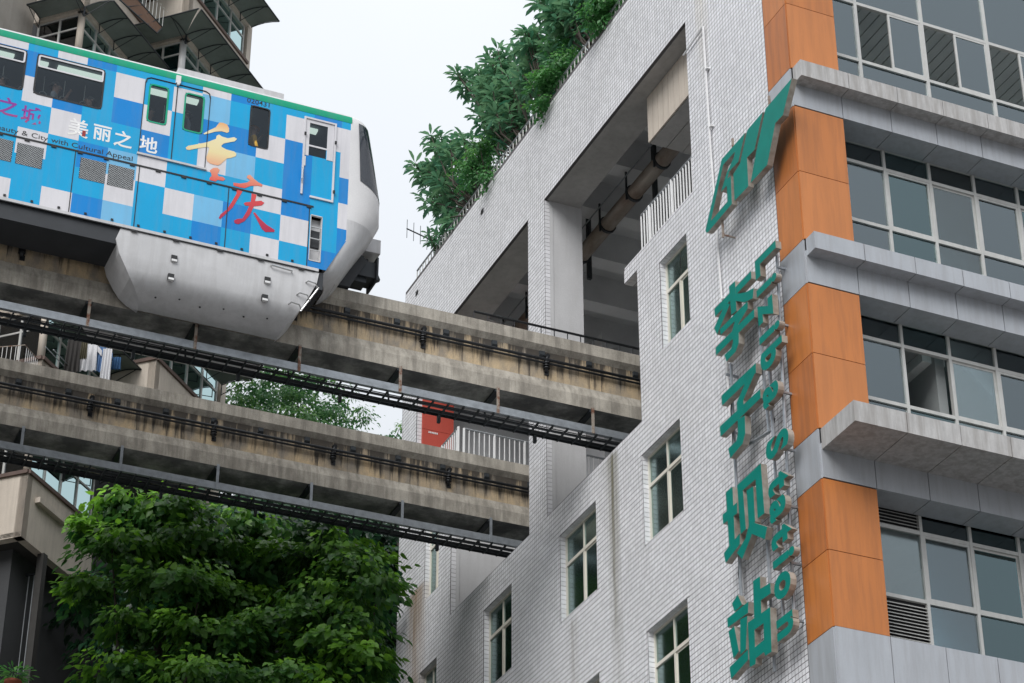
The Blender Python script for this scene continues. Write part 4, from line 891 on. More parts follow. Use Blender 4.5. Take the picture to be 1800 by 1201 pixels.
# ---- passengers seen through the glass
def person(label, u, v, face, shirt, arm_up, hat=None, zf=29.3, hair=(.02, .016, .014)):
    P0 = Vector(F(u, v, zf)); ca, sa = math.cos(face), math.sin(face)
    def W(x, y, z): return (P0.x+x*ca-y*sa, P0.y+x*sa+y*ca, P0.z+z)
    J = [((0, 0, .92), .13), ((0, 0, 1.12), .12), ((0, .0, 1.32), .15), ((0, 0, 1.47), .055), ((.015, 0, 1.56), .075), ((.02, 0, 1.66), .095), ((.0, 0, 1.73), .06),
         ((0, .17, 1.38), .065), ((0, -.17, 1.38), .065)]
    Ed = [(0, 1), (1, 2), (2, 3), (3, 4), (4, 5), (5, 6), (2, 7), (2, 8)]
    def arm(s, up):
        k = 7 if s > 0 else 8
        pts = [((.1, s*.27, 1.42), .047), ((.22, s*.24, 1.62), .036), ((.24, s*.22, 1.72), .03)] if up else [((.02, s*.24, 1.12), .047), ((.12, s*.2, .93), .035), ((.18, s*.18, .88), .03)]
        for p in pts: J.append(p); Ed.append((k, len(J)-1)); k = len(J)-1
        for q in range(5):
            hx, hy, hz = J[k][0]; J.append(((hx+.05+.005*q, hy+(q-2)*.016, hz+(.06 if up else -.04)-.004*abs(q-2)), .009)); Ed.append((k, len(J)-1))
    arm(1, arm_up); arm(-1, False)
    for s in (1, -1):
        k = 0
        for p in (((0, s*.1, .86), .09), ((.03, s*.11, .48), .062), ((0, s*.11, .08), .042), ((.14, s*.12, .04), .036)): J.append(p); Ed.append((k, len(J)-1)); k = len(J)-1
    me = bpy.data.meshes.new('person'); me.from_pydata([W(*p) for p, _ in J], Ed, [])
    o = bpy.data.objects.new('person', me); col.objects.link(o); md = o.modifiers.new('s', 'SKIN')
    for i, (_, r) in enumerate(J): me.skin_vertices[0].data[i].radius = (r, r); me.skin_vertices[0].data[i].use_root = (i == 0)
    o.modifiers.new('d', 'SUBSURF').levels = 1
    dg = bpy.context.evaluated_depsgraph_get(); dg.update(); m2 = bpy.data.meshes.new_from_object(o.evaluated_get(dg)); bpy.data.objects.remove(o)
    m2.materials.clear()
    for q in ('skin', shirt, 'trousers'): m2.materials.append(MATS[q])
    for f_ in m2.polygons:
        z = f_.center.z-P0.z; rad = math.hypot(f_.center.x-P0.x, f_.center.y-P0.y)
        f_.material_index = 2 if z < .95 and rad < .2 else (0 if z > 1.46 or rad > .29 else 1); f_.use_smooth = True
    o = link('person', m2); tag(o, label, 'person', None)
    h = MB(); n = 10
    h.grid(lambda i, j: W(-.005+.115*math.sin(j*.27)*math.cos(2*math.pi*i/n)-.02*(j > 4), .108*math.sin(j*.27)*math.sin(2*math.pi*i/n), 1.665+.115*math.cos(j*.27)), n+1, 7).build('hat' if hat else 'hair', hat or 'hair', o, smooth=True)
    if hat: MB().grid(lambda i, j: W((.10+.06*j)*math.cos(2*math.pi*i/14), (.10+.06*j)*math.sin(2*math.pi*i/14), 1.70-.012*j), 15, 2).build('hat_brim', hat, o)
    # face: eyes, nose, mouth, ears as one small relief mesh
    fm = MB()
    for s in (1, -1): fm.tube([W(.108, s*.035, 1.655), W(.118, s*.035, 1.655)], .012, 6); fm.tube([W(.01, s*.095, 1.64), W(.01, s*.115, 1.65)], .024, 6)
    fm.tube([W(.105, 0, 1.65), W(.135, 0, 1.62)], .013, 6); fm.tube([W(.105, -.025, 1.585), W(.108, .025, 1.585)], .008, 5); fm.build('face', 'skin', o)
    return o
mat('skin', (.46, .27, .19), .5); mat('trousers', (.05, .055, .07), .8); mat('shirt_yellow', (.62, .36, .05), .8); mat('shirt_red', (.5, .10, .09), .8); mat('shirt_grey', (.32, .34, .36), .8); mat('shirt_white', (.6, .6, .62), .8); mat('hair', (.018, .015, .014), .6); mat('hat_orange', (.5, .2, .06), .8)
person('passenger in a yellow shirt and orange hat behind the narrow cab window', -8.22, -1.22, 0, 'shirt_yellow', True, 'hat_orange', 29.5)
person('passenger reaching up for a hand strap behind the wide train window', -12.35, -1.15, R(-20), 'shirt_grey', True, None, 29.42)
person('passenger in pale shirt standing low at the edge of the wide train window', -11.62, -1.1, R(200), 'shirt_white', False, None, 29.3)
person('passenger in a red shirt behind the first door window', -10.40, -1.15, R(-60), 'shirt_red', False, None, 29.35)
person('passenger in a grey shirt behind the second door window', -9.62, -1.15, R(180), 'shirt_grey', True, None, 29.5)
person('passenger behind the next wide window with pale top', -13.4, -1.15, R(170), 'shirt_white', False, None, 29.25)

# ================================================================== apartment block (45 degrees to the station)
E45 = np.array([1, 1, 0])/2**.5; E135 = np.array([-1, 1, 0])/2**.5; NR = np.array([1, -1, 0])/2**.5; NL = np.array([-1, -1, 0])/2**.5
A = vert(50, 832, 52); B = vert(275, 633, 54); A[2] = B[2] = 0
LA, MB_ = 3.23, 1.34; LB = 3.62
AP = thing('apartment_block', 'grey beige apartment block with stepped corner bays and dark awnings', 'building', (A[0]+2, A[1]+6, 0))
hA, hB, PAR = 3.22, 3.11, 1.70
sA = [29.02+hA*k for k in range(0, 7)]; sB = [33.75+hB*k for k in range(0, 6)]
def body(mb, pts, z0, z1): mb.prism([(p[0], p[1], z0) for p in pts], (0, 0, z1-z0))
core = MB(); Q = A+E45*LA
ins = .55
core_pts = [A-NR*ins-NL*ins+0, Q-NR*ins, Q-NR*ins+E45*2, B+E45*LB-NR*ins, B+E45*LB+E135*9, A+E135*9-NR*0]
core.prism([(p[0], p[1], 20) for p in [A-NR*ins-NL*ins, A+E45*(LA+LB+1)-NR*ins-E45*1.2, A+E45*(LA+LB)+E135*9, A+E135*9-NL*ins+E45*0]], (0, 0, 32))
core.build('core_wall', 'core_shade', AP)
low = MB(); low.prism([(p[0], p[1], 0) for p in [A-NL*2.6-NR*2.6, A+E45*8-NR*2.6, A+E45*8+E135*9, A+E135*9-NL*2.6]], (0, 0, 27.2)); low.build('lower_wall', 'stucco_shade', AP)
lsf = MB(); lsf.prism([(p[0], p[1], 27.33) for p in [A-NL*.2-NR*.2, A+E45*7-NR*.2, A+E45*7+E135*9, A+E135*9-NL*.2]], (0, 0, .14)); lsf.build('lower_soffit', 'stucco_shade', AP)  # slab widened to darken the recess, its colour holding the shade too
def face(O, e, n, L, sills, h, wh, wall, glassm, frame, panes, corner=None, curtain=None, endcap=0.0, s0=0.0, parbot=PAR):
    for k, z in enumerate(sills):
        zt = z+h-parbot
        b = MB(); b.fbox(O, e, n, s0, L+endcap, -.22, 0, z-parbot, z); b.build('parapet', wall, AP)
        c = MB(); c.fbox(O, e, n, s0-.0, L+.03, -.24, .06, z, z+.10); c.build('sill_cap', 'brown_cap', AP)
        f = MB(); xs = [s0+.12+(L-s0-.24)*q/panes for q in range(panes+1)]
        for x in xs: f.fbox(O, e, n, x-.03, x+.03, -.16, -.09, z+.1, zt)
        for zz_ in (z+.12, zt-.03, z+.1+(zt-z-.1)*.66): f.fbox(O, e, n, xs[0], xs[-1], -.155, -.095, zz_-.025, zz_+.025)
        w = f.build('window', frame, AP)
        for q in range(panes):
            for (c0, c1) in ((z+.1, z+.1+(zt-z-.1)*.66), (z+.1+(zt-z-.1)*.66, zt)):
                p = MB(); p.fbox(O, e, n, xs[q]+.03, xs[q+1]-.03, -.128, -.122, c0+.025, c1-.025); p.build('pane', glassm, w)
        if curtain:
            for q in range(panes):
                r_ = random.Random(k*17+q*5+int(L*10)); 
                if r_.random() < curtain[1]:
                    x0, x1 = xs[q]+.04, xs[q+1]-.04
                    cm = MB().grid(lambda i, j: O+e*(x0+(x1-x0)*i/24)+n*(-.3+.035*math.sin(i*1.6+q))+np.array([0, 0, z+.1+(zt-z-.1)*j]), 25, 2)
                    cm.build('curtain', curtain[0], w, smooth=True)
    zt = sills[-1]+h; b = MB(); b.fbox(O, e, n, s0, L, -.22, 0, zt-parbot, zt+.3); b.build('parapet', wall, AP)
face(A, E45, NR, LA, sA, hA, 1.5, 'stucco', 'glass_apt', 'alu', 4, curtain=('curtain_teal', .55))
face(A, E135, NL, 1.6, sA, hA, 1.5, 'stucco', 'glass_blue', 'alu', 2, curtain=('curtain', .8), s0=0.0)
face(B, E45, NR, LB, sB, hB, 1.44, 'stucco', 'glass_apt', 'alu', 4, curtain=('curtain', .6))
face(B, E135, NL, MB_+.2, sB, hB, 1.44, 'stucco', 'glass_apt', 'alu', 2, curtain=('curtain', .6))
for P_, sl, h in ((A, sA, hA), (B, sB, hB)):
    for k, z in enumerate(sl):
        q = P_-NR*.16-NL*.16
        MB().tube([(q[0], q[1], z+.08), (q[0], q[1], z+h-PAR+.03)], .10, 12).build('corner_post', 'stucco' if P_ is A else 'white_paint', AP, smooth=True)
        s = MB(); s.prism([tuple(x) for x in [np.array([*(P_+E135*.02)[:2], z-PAR+.02])+0*E45, np.array([*(P_+E45*3.2)[:2], z-PAR+.02]), np.array([*(P_+E45*3.2+E135*1.5)[:2], z-PAR+.02]), np.array([*(P_+E135*1.5)[:2], z-PAR+.02])]], (0, 0, .12)); s.build('bay_soffit', 'stucco_grey', AP)
pt_ = MB(); pt_.fbox(A, E45, NR, LA-.12, LA, -3, -.25, 27.3, 52); pt_.build('party_wall', 'stucco_grey', AP)
pt_ = MB(); pt_.fbox(A, E135, NL, 1.45, 1.6, -3, -.25, 27.3, 52); pt_.build('party_wall', 'stucco_grey', AP)
eb = MB(); eb.fbox(B, E45, NR, LB-.02, LB+.25, -9, -.02, 20, 52); eb.build('end_wall', 'stucco', AP)
pw = MB(); O2 = A+E135*1.62; pw.fbox(O2, E45, NR, -3.2, .02, -.3, 0, 27.3, 52); pw.build('pier_wall', 'stucco_grey', AP)
# under the lowest bay: recessed barred window and a post
rb = MB(); 
rb.fbox(A, E135, NL, -.06, .12, -1.15, -.97, 0, 27.32); rb.build('post', 'stucco_shade', AP)
bw = MB()
for z in (24.3, 26.9): bw.fbox(A, E135, NL, .1, 3.0, -1.25, -1.2, z, z+.05)
bwo = bw.build('barred_window', 'dark_steel', AP)
for k in range(18): 
    b = MB(); b.fbox(A, E135, NL, .15+k*.15, .165+k*.15, -1.24, -1.22, 24.3, 26.9); b.build('bar', 'grey_paint', bwo)
MB().fbox(A, E45, NR, .42, 1.75, 0, .14, 28.42, 28.56).build('wall_box', 'stucco', AP)
# awnings
def awning(O, e, n, s0, s1, zt, out=.9, drop=.34, m0=0.0, m1=0.0):
    t = MB(); N_ = 8
    P = lambda s, f: O+e*s+n*(out*f)+np.array([0, 0, zt+.13+.07*math.sin(math.pi*f)-.05*f])
    def g_(i, j): f_ = j/4; a, b = s0-m0*f_, s1+m1*f_; return P(a+(b-a)*i/N_, f_)
    t.grid(g_, N_+1, 5); k = len(t.v)
    t.grid(lambda i, j: g_(i, j)+np.array([0, 0, .015]), N_+1, 5)
    o = t.build('awning', 'awning', AP)
    n_ = max(2, int((s1-s0)/.72)+1)
    for q in range(n_):
        s = s0+(s1-s0)*q/(n_-1); r = MB(); r.tube([P(s, f_/4)-np.array([0, 0, .02]) for f_ in range(5)], .014, 5)
        if s > 3.6: r.build('awning_rib', 'dark_steel', o); continue
        r.tube([O+e*s+n*.02+np.array([0, 0, zt-.2]), P(s, .85)-np.array([0, 0, .03])], .012, 5); r.tube([O+e*s+n*.02+np.array([0, 0, zt-.22]), O+e*s+n*.02+np.array([0, 0, zt+.13])], .014, 5)
        r.build('awning_rib', 'dark_steel', o)
    MB().tube([P(s0-m0, 1), P(s1+m1, 1)], .024, 6).build('awning_edge', 'dark_steel', o)
for k in range(7):
    z = sA[k]+hA-PAR-.02
    awning(A, E45, NR, 0.0, 3.2, z-(.27 if k == 1 else 0), m0=.0, m1=.75 if k == 1 else 0)
    if k > 2: awning(A, E135, NL, .0, 1.4, z, .7)
for k in range(6):
    z = sB[k]+hB-PAR-.02-(.33 if k == 0 else 0)
    awning(B, E45, NR, 0.0, 3.75 if k else 3.54, z, .95, m0=.9)
    awning(B, E135, NL, 0.0, MB_, z, .95, m0=.9)

# small things on the block
fl = thing('plant_rack', 'rusty white bar rack outside the curtained corner window', 'rack', tuple(vert(45, 625, 51.3)))
c0, c1, c2 = vert(-12, 622, 51.3), vert(44, 608, 51.0), vert(66, 630, 51.6); c1[2] = c0[2] = c2[2] = (c1[2]+c2[2])/2
MB().tube([c0, c1, c2], .014, 5).build('top_bar', 'rusty', fl)
for P_, Q_ in ((c0, c1), (c1, c2)):
    for k in range(8):
        q = P_+(Q_-P_)*k/7; MB().tube([q, q-np.array([0, 0, .5])], .008, 4).build('bar', 'white_paint', fl)
MB().tube([c0-np.array([0, 0, .5]), c1-np.array([0, 0, .5]), c2-np.array([0, 0, .5])], .014, 5).build('bottom_bar', 'rusty', fl)
for k, (a, b) in enumerate((((80, 610), (128, 660)), ((94, 615), (132, 655)))):
    tag(MB().tube([vert(*a, 50.6), vert(*b, 51.6)], .013, 5).build('drying_pole', 'galv'), ('longer' if k == 0 else 'shorter')+' grey drying pole sticking out below the curtained window', 'pole')
# laundry: thin pleated cloth with sleeves
mat('cloth_white', (.62, .62, .64), .9); mat('cloth_blue', (.10, .19, .36), .9); mat('cloth_dark', (.03, .027, .025), .9); mat('cloth_olive', (.10, .09, .055), .9); mat('cloth_navy', (.03, .10, .22), .9)
def garment(label, px, py, w, h, m, sleeves=True, hd=51.2):
    p0 = vert(px, py, hd); e = E45*.55+NL*-.0; e = RT*.9+np.array([0, 0, 0]); e = e/np.linalg.norm(e); nn = np.cross(e, [0, 0, 1])
    c = MB()
    for d in (0, .02):
        c.grid(lambda i, j: p0+e*((i/16-.5)*w*(1+.12*j/8))+nn*(.03*math.sin(i*1.3+j*.2)*(.4+j/8)+d)-np.array([0, 0, h*j/8+.04*abs(i/16-.5)*(j < 2)]), 17, 9)
    if sleeves:
        for s in (-1, 1):
            c.grid(lambda i, j: p0+e*(s*(w*.48+.13*i/3))-np.array([0, 0, .03+.16*i/3+.16*j/2])+nn*(.015*math.sin(i+j)), 4, 3)
    o = c.build('garment', m); tag(o, label, 'laundry', None); return o
garment('dark brown garment hanging beside the drying poles', 132, 597, .34, .95, 'cloth_dark', False)
garment('white shirt hanging between the dark garment and the blue shirt', 157, 605, .42, .78, 'cloth_white')
garment('olive cloth hanging in front of the white shirt', 150, 598, .15, .55, 'cloth_olive', False, 50.9)
garment('blue shirt on the washing line next to the white shirt', 180, 610, .30, .72, 'cloth_blue')
garment('long white sheet hanging beyond the blue shirt', 190, 613, .22, .95, 'cloth_white', False, 51.0)
garment('small dark blue cloth at the end of the washing line', 206, 628, .2, .36, 'cloth_navy', False)
MB_line = tag(MB().tube([vert(118, 592, 51.2), vert(225, 615, 51.2)], .01, 5).build('washing_line', 'galv'), 'thin bar that carries the laundry below the upper track', 'washing line')
# slatted brown roof and barred window low behind the tree
ca_ = thing('window_cage', 'steel bar cage with pipes below the upper floor bay', 'cage', tuple(B+np.array([0, 0, 44.5])))
p0 = vert(205, 0, 52.6); 
cgm = [vert(205, -5, 51.6), vert(275, 58, 52.9), vert(285, 48, 53.2), vert(238, -5, 52.2)]
MB().prism([tuple(p) for p in cgm], (0, 0, .03)).build('cage_floor', 'slat_brown', ca_)
for k in range(9):
    q = cgm[3]+(cgm[2]-cgm[3])*k/8; MB().tube([q, q+np.array([0, 0, .62]), q+np.array([.1, -.1, .5])], .011, 4).build('bar', 'alu', ca_)
for k in range(5):
    q = cgm[0]+(cgm[1]-cgm[0])*k/4; r_ = cgm[3]+(cgm[2]-cgm[3])*k/4; MB().tube([q-np.array([0, 0, .02]), r_-np.array([0, 0, .02])], .018, 4).build('cross_bar', 'dark_steel', ca_)
MB().tube([cgm[0], cgm[1]], .025, 5).build('edge_bar', 'dark_steel', ca_); MB().tube([cgm[3], cgm[2]], .025, 5).build('edge_bar', 'dark_steel', ca_)

# ================================================================== plants
def leaf_template(kind):
    if kind == 'broad': v = [(0,0,0),(.22,.34,.04),(.62,.27,0),(1,0,-.16),(.62,-.27,0),(.22,-.34,.04),(.45,0,-.05)]; f = [(0,6,1),(1,6,2),(2,6,3),(3,6,4),(4,6,5),(5,6,0)]
    elif kind == 'long': v = [(0,0,0),(.45,.13,.03),(.8,.11,-.03),(1,0,-.16),(.8,-.11,-.03),(.45,-.13,.03),(.55,0,-.03)]; f = [(0,6,1),(1,6,2),(2,6,3),(3,6,4),(4,6,5),(5,6,0)]
    else: v = [(0,0,0),(.5,.26,.02),(1,0,-.08),(.5,-.26,.02)]; f = [(0,2,1),(0,3,2)]
    return np.array(v), np.array(f)
def leaves_mesh(name, pos, dirs, nrm, size, kind, m, rnd_lit_tone):
    T, Fc = leaf_template(kind); n = len(pos)
    d = dirs/np.linalg.norm(dirs, axis=1)[:, None]; nn = nrm-(nrm*d).sum(1)[:, None]*d; nn /= np.linalg.norm(nn, axis=1)[:, None]+1e-9; b = np.cross(nn, d)
    V = pos[:, None, :]+size[:, None, None]*(T[None, :, 0:1]*d[:, None, :]+T[None, :, 1:2]*b[:, None, :]+T[None, :, 2:3]*nn[:, None, :])
    k = len(T); Fa = (Fc[None]+np.arange(n)[:, None, None]*k).reshape(-1, 3)
    me = bpy.data.meshes.new(name); me.vertices.add(n*k); me.vertices.foreach_set('co', V.reshape(-1))
    me.loops.add(len(Fa)*3); me.loops.foreach_set('vertex_index', Fa.reshape(-1).astype(np.int32)); me.polygons.add(len(Fa)); me.polygons.foreach_set('loop_start', np.arange(0, len(Fa)*3, 3, dtype=np.int32))
    me.update(); me.validate()
    at = me.attributes.new('rnd_lit_tone', 'FLOAT', 'POINT'); at.data.foreach_set('value', np.repeat(rnd_lit_tone, k).astype(np.float32))
    me.polygons.foreach_set('use_smooth', [True]*len(Fa))
    me.materials.append(MATS[m]); return me
def crown(lobes, ncl, per, size, cr, flat=.3):
    """flat sprays of leaves on the outside of the crown's lobes, inner leaves coloured dark as if shaded"""
    tot = sum(r[0]*r[1]*r[2] for _, r in lobes); P, D, N_, S_, Rn, cents = [], [], [], [], [], []
    for c, r in lobes:
        k = max(3, int(ncl*(r[0]*r[1]*r[2])/tot))
        for _ in range(k):
            d = rng.normal(size=3); d[2] = d[2]*.75+.15; d /= np.linalg.norm(d); q = np.array(c)+d*np.array(r)*(.62+.45*rng.random()**.6)
            cents.append(q); m = int(per*(.5+1.0*rng.random())); tone = rng.random(); w = cr*(.65+.7*rng.random())
            loc = np.clip(rng.normal(size=(m, 3)), -1.7, 1.7)*np.array([w, w, w*flat])*.62; rad = np.linalg.norm(loc[:, :2], axis=1)[:, None]
            pos = q+loc-np.array([0, 0, 1])*rad**2*.55/w*.6+d*rad*.25
            out = loc*np.array([1, 1, .2])+d*.35*w+rng.normal(size=(m, 3))*w*.3; out[:, 2] -= .75*w
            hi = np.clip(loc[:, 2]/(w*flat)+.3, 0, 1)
            P.append(pos); D.append(out); N_.append(np.array([0, 0, .75])+d*np.array([1, 1, .3])*.95+rng.normal(size=(m, 3))*.3); S_.append(size*(.6+.75*rng.random(m))); Rn.append(np.clip((.35*tone+.20*rng.random(m)+.55*hi*rng.random(m))*(.45+1.0*np.clip((d[2]+.15)*1.3, 0, 1)), 0, 1))  # lit tops painted in: leaf tone rises towards the upper sprays
        m = int(k*per*.35); d = rng.normal(size=(m, 3)); d /= np.linalg.norm(d, axis=1)[:, None]; P.append(np.array(c)+d*np.array(r)*(.6*rng.random(m)**.4)[:, None]); D.append(rng.normal(size=(m, 3))-np.array([0, 0, .5])); N_.append(rng.normal(size=(m, 3))+np.array([0, 0, .8])); S_.append(size*(.8+.5*rng.random(m))); Rn.append(rng.random(m)*.25)  # inner leaves kept dark, shade painted into their tone
    return map(np.concatenate, (P, D, N_, S_, Rn)), cents
def tree(name, label, base, lobes, ncl, per, size, cr, kind, m, nsingle=0, trunk_r=.2, group=None, limbs=14, cat='tree'):
    t = thing(name, label, cat, base, group); (P, D, N_, S_, Rn), cents = crown(lobes, ncl, per, size, cr)
    cen = np.mean([c for c, _ in lobes], axis=0); base = np.array(base)
    top = np.array([cen[0], cen[1], cen[2]-.3]); w = MB(); mid = (base+top)/2+np.array([.2, .1, 0])
    w.tube([base, mid, top], trunk_r, 8, r2=trunk_r*.45)
    for k in range(min(limbs, len(cents))):
        c = cents[int(k*len(cents)/limbs)]; s = mid+(top-mid)*(.2+.8*random.random()); h = (s+c)/2+np.array([random.uniform(-.2, .2), random.uniform(-.2, .2), .15]); w.tube([s, h, c], trunk_r*.32, 5, r2=trunk_r*.07)
    w.build('trunk', 'bark', t, smooth=True)
    idx = np.arange(len(P))
    if nsingle:
        dist = np.linalg.norm(P-CAM, axis=1); front = np.argsort(dist)[:len(P)//3]; sel = rng.choice(front, nsingle, replace=False); keep = np.ones(len(P), bool); keep[sel] = False; idx = idx[keep]
        T_, F_ = leaf_template(kind); lms = []
        for q in range(4):
            lm = bpy.data.meshes.new('leaf'); lm.from_pydata(T_.tolist(), [], F_.tolist()); at = lm.attributes.new('rnd_lit_tone', 'FLOAT', 'POINT'); at.data.foreach_set('value', [.2+.22*q]*len(T_)); lm.materials.append(MATS[m]); lms.append(lm)
        for i in sel:
            d = Vector(D[i]).normalized(); n = Vector(N_[i]); n = (n-d*n.dot(d)).normalized(); b = n.cross(d)
            o = link('leaf', lms[int(Rn[i]*3.99)], t); Mx = Matrix((d, b, n)).transposed().to_4x4(); o.location = P[i]; o.rotation_euler = Mx.to_euler(); o.scale = (S_[i],)*3
    me = leaves_mesh('crown', P[idx], D[idx], N_[idx], S_[idx], kind, m, Rn[idx]); link('crown', me, t, kind='stuff')
    return t
def lobe(px, py, hd, rx, rz, ry=None): return (vert(px, py, hd), (rx, ry or rx, rz))
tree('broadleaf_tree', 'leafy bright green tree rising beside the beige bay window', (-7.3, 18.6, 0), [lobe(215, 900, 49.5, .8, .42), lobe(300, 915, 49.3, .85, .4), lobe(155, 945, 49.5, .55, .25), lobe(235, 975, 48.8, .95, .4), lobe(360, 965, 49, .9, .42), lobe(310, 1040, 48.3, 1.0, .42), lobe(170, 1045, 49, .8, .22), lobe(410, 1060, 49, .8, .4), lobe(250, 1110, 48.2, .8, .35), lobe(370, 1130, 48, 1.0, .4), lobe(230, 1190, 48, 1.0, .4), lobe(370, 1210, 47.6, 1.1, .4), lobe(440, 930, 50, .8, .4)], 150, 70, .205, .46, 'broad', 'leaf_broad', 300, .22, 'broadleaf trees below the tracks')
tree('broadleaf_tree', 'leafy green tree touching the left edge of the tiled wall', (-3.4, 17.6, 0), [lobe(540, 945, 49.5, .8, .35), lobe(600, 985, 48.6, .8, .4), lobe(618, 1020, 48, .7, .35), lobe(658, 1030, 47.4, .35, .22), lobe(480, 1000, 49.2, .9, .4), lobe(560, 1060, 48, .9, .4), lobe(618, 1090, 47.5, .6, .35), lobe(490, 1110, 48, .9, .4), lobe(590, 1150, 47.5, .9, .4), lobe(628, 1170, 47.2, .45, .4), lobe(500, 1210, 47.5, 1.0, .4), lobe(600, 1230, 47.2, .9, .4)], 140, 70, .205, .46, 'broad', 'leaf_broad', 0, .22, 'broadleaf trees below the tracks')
tree('background_tree', 'dark tree in deep shade behind the bright leafy trees', (-4.5, 24.5, 4), [lobe(420, 1010, 54, 2.6, 2.0), lobe(530, 1040, 54, 1.9, 1.8), lobe(300, 1080, 54, 2.2, 1.8), lobe(460, 1180, 53, 2.2, 1.8), lobe(580, 1130, 53, 1.2, 1.6), lobe(590, 965, 55, 1.0, .8), lobe(520, 930, 55.5, 1.8, .8)], 330, 40, .24, .5, 'broad', 'leaf_back', 0, .3)
tree('background_tree', 'dark tree on the slope just behind the left edge of the tiled wall', (1.2, 27.5, 10), [lobe(640, 960, 59, 1.5, 1.0), lobe(690, 1010, 59, 1.4, 1.3), lobe(600, 1040, 59, 1.8, 1.4), lobe(680, 1110, 58.5, 1.6, 1.3), lobe(600, 1180, 58.5, 1.8, 1.4), lobe(690, 1210, 58, 1.5, 1.2), lobe(540, 930, 59.5, 1.5, .8), lobe(440, 900, 60, 1.4, .7)], 260, 42, .22, .48, 'broad', 'leaf_back', 0, .26)
tree('background_tree', 'pale small leaved tree on the hill seen between the two tracks', (-.4, 29, 30), [lobe(450, 705, 62, 1.1, .9), lobe(520, 690, 63, 1.2, .85), lobe(585, 725, 62, 1.0, .75), lobe(420, 745, 62, .9, .7), lobe(500, 775, 62, 1.5, .8), lobe(600, 770, 62, 1.0, .6), lobe(480, 650, 63, .5, .3), lobe(570, 660, 63, .5, .25)], 300, 36, .13, .26, 'small', 'leaf_mid', 0, .14)
tree('background_tree', 'small tree top on the hill beside the tiled pier', (3.2, 29, 30), [lobe(690, 775, 62, .5, .45), lobe(672, 790, 62, .5, .4), lobe(720, 780, 63, .6, .7)], 40, 30, .13, .22, 'small', 'leaf_mid', 0, .1)
# roof garden: shrubs with rosettes of long leaves, and small-leaved climbers spilling over the parapet
def shrub(label, base, tips, m='leaf_roof', size=.34, per=15, name='roof_shrub'):
    t = thing(name, label, 'shrub', base, 'shrubs of the roof garden'); base = np.array(base, float); w = MB(); P, D, N_, S_, Rn = [], [], [], [], []
    for q in tips:
        q = np.array(q); mid = (base+q)/2+rng.normal(size=3)*.15; mid[2] -= .1; w.tube([base, mid, q], .035, 5, r2=.012)
        for lev in range(2):
            c = q-np.array([0, 0, .14])*lev-(q-mid)*.16*lev
            for k in range(per):
                a = 2*math.pi*(k+.5*lev)/per+rng.random()*.5; el = rng.uniform(-.55, .75) if lev == 0 else rng.uniform(-.8, .2); d = np.array([math.cos(a)*math.cos(el), math.sin(a)*math.cos(el), math.sin(el)])
                P.append(c+d*.03); D.append(d); N_.append(np.array([0, 0, 1])-d*.3+rng.normal(size=3)*.15); S_.append(size*rng.uniform(.7, 1.15)); Rn.append(np.clip(.15+.6*rng.random()+.3*max(0, el), 0, 1))
    for q in tips:
        q = np.array(q); b0 = base+(q-base)*.3; b0[1] = q[1]*.7+base[1]*.3
        for _ in range(5):
            f_ = rng.uniform(.35, 1.0); c = b0+(q-b0)*f_+rng.normal(size=3)*np.array([.16, .22, .16]); d = rng.normal(size=3); d[2] = d[2]*.6-.1; d /= np.linalg.norm(d)
            P.append(c); D.append(d); N_.append(np.array([0, 0, 1])+rng.normal(size=3)*.5); S_.append(size*rng.uniform(.6, 1.0)); Rn.append(.45*rng.random())
    w.build('stems', 'bark', t); link('foliage', leaves_mesh('foliage', np.array(P), np.array(D), np.array(N_), np.array(S_), 'long', m, np.array(Rn)), t, kind='stuff')
def tips_of(lobes, n):
    T_ = []
    for (px, py, x, ry, rz) in lobes:
        c = onpl(px, py, (x, 0, 0), (1, 0, 0))
        for _ in range(n):
            d = rng.normal(size=3); d /= np.linalg.norm(d); T_.append(c+d*np.array([.6, ry, rz])*rng.random()**.4)
    return T_
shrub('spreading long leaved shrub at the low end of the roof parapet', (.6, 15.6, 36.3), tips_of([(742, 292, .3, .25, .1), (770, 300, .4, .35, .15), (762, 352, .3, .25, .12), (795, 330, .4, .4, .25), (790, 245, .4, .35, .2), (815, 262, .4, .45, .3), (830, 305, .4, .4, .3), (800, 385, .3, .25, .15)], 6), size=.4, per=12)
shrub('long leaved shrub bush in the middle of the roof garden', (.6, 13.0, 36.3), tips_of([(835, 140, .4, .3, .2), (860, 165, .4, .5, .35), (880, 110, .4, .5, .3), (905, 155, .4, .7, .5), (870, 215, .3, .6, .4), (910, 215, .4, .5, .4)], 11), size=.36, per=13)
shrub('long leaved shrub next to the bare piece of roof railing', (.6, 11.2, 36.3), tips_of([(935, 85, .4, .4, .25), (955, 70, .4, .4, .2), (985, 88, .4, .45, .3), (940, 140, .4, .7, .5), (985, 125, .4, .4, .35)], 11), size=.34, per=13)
shrub('big leaved shrub at the highest corner of the roof garden', (.6, 8.8, 36.3), tips_of([(985, 12, .3, .25, .2), (1008, 2, .4, .4, .35), (1028, 18, .4, .35, .25), (1002, 32, .3, .12, .2), (1050, -20, .5, .7, .6)], 9), size=.42, per=11)
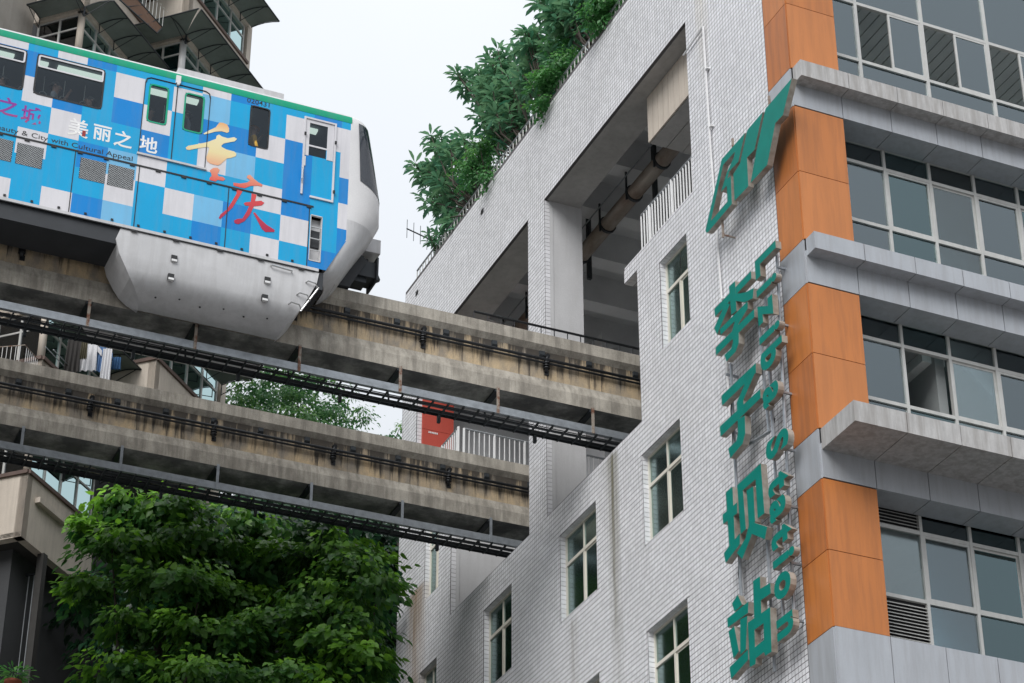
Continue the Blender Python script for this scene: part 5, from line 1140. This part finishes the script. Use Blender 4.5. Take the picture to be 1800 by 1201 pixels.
shrub('thin sparse shrub trailing over the railing near the aerial', (.4, 18.2, 36.4), tips_of([(773, 418, .2, .15, .1), (785, 395, .3, .15, .12)], 5), size=.3, per=9)
def vine(label, base, lobes, ncl, per=26):
    tree('climbing_shrub', label, base, [(onpl(px, py, (x, 0, 0), (1, 0, 0)), (.35, ry, rz)) for px, py, x, ry, rz in lobes], ncl, per, .115, .17, 'small', 'leaf_vine', 0, .05, 'climbers hanging over the parapet', 8, 'shrub')
vine('bright small leaved climber spilling over the lower parapet', (.4, 14.6, 36.4), [(830, 295, .0, .6, .5), (850, 275, .1, .6, .5), (855, 315, -.05, .4, .3)], 60)
vine('bright small leaved climber spilling over the middle parapet', (.4, 11.4, 36.4), [(965, 150, .0, .5, .5), (985, 120, .1, .6, .4), (960, 185, -.05, .35, .3), (990, 80, .3, .5, .4)], 90)
vine('bright small leaved climber spilling over the highest parapet', (.4, 8.6, 36.4), [(1060, 20, .0, .5, .5), (1045, 40, -.05, .3, .3), (1075, 0, .1, .5, .5)], 70)
# potted plant in the dark corner under the bay
pt = thing('potted_plant', 'leafy plant in a terracotta pot in the dark corner under the bay', 'plant', tuple(vert(20, 1225, 51)))
mat('terracotta', (.32, .09, .05), .8)
pb = vert(20, 1222, 51); prof = [(.13, 0), (.16, .26), (.20, .27), (.20, .34), (.17, .34), (.16, .3), (.0, .3)]
MB().grid(lambda i, j: pb+np.array([prof[j][0]*math.cos(2*math.pi*i/16), prof[j][0]*math.sin(2*math.pi*i/16), prof[j][1]]), 17, 7).build('pot', 'terracotta', pt, smooth=True)
m_ = 160; dd = rng.normal(size=(m_, 3)); dd[:, 2] = np.abs(dd[:, 2])*.6; pos = pb+np.array([0, 0, .45])+dd*np.array([.16, .16, .14]); link('foliage', leaves_mesh('foliage', pos, dd-np.array([0, 0, .5]), np.tile([0, 0, 1.0], (m_, 1))+dd*.3, np.full(m_, .17), 'long', 'leaf_vine', rng.random(m_)), pt, kind='stuff')
ledge_ = MB().fbox(pb, RT, np.cross(RT, [0, 0, 1]), -1.0, .5, -.4, .4, pb[2]-.12, pb[2]); ledge_.build('window_ledge', 'stucco_grey', AP)
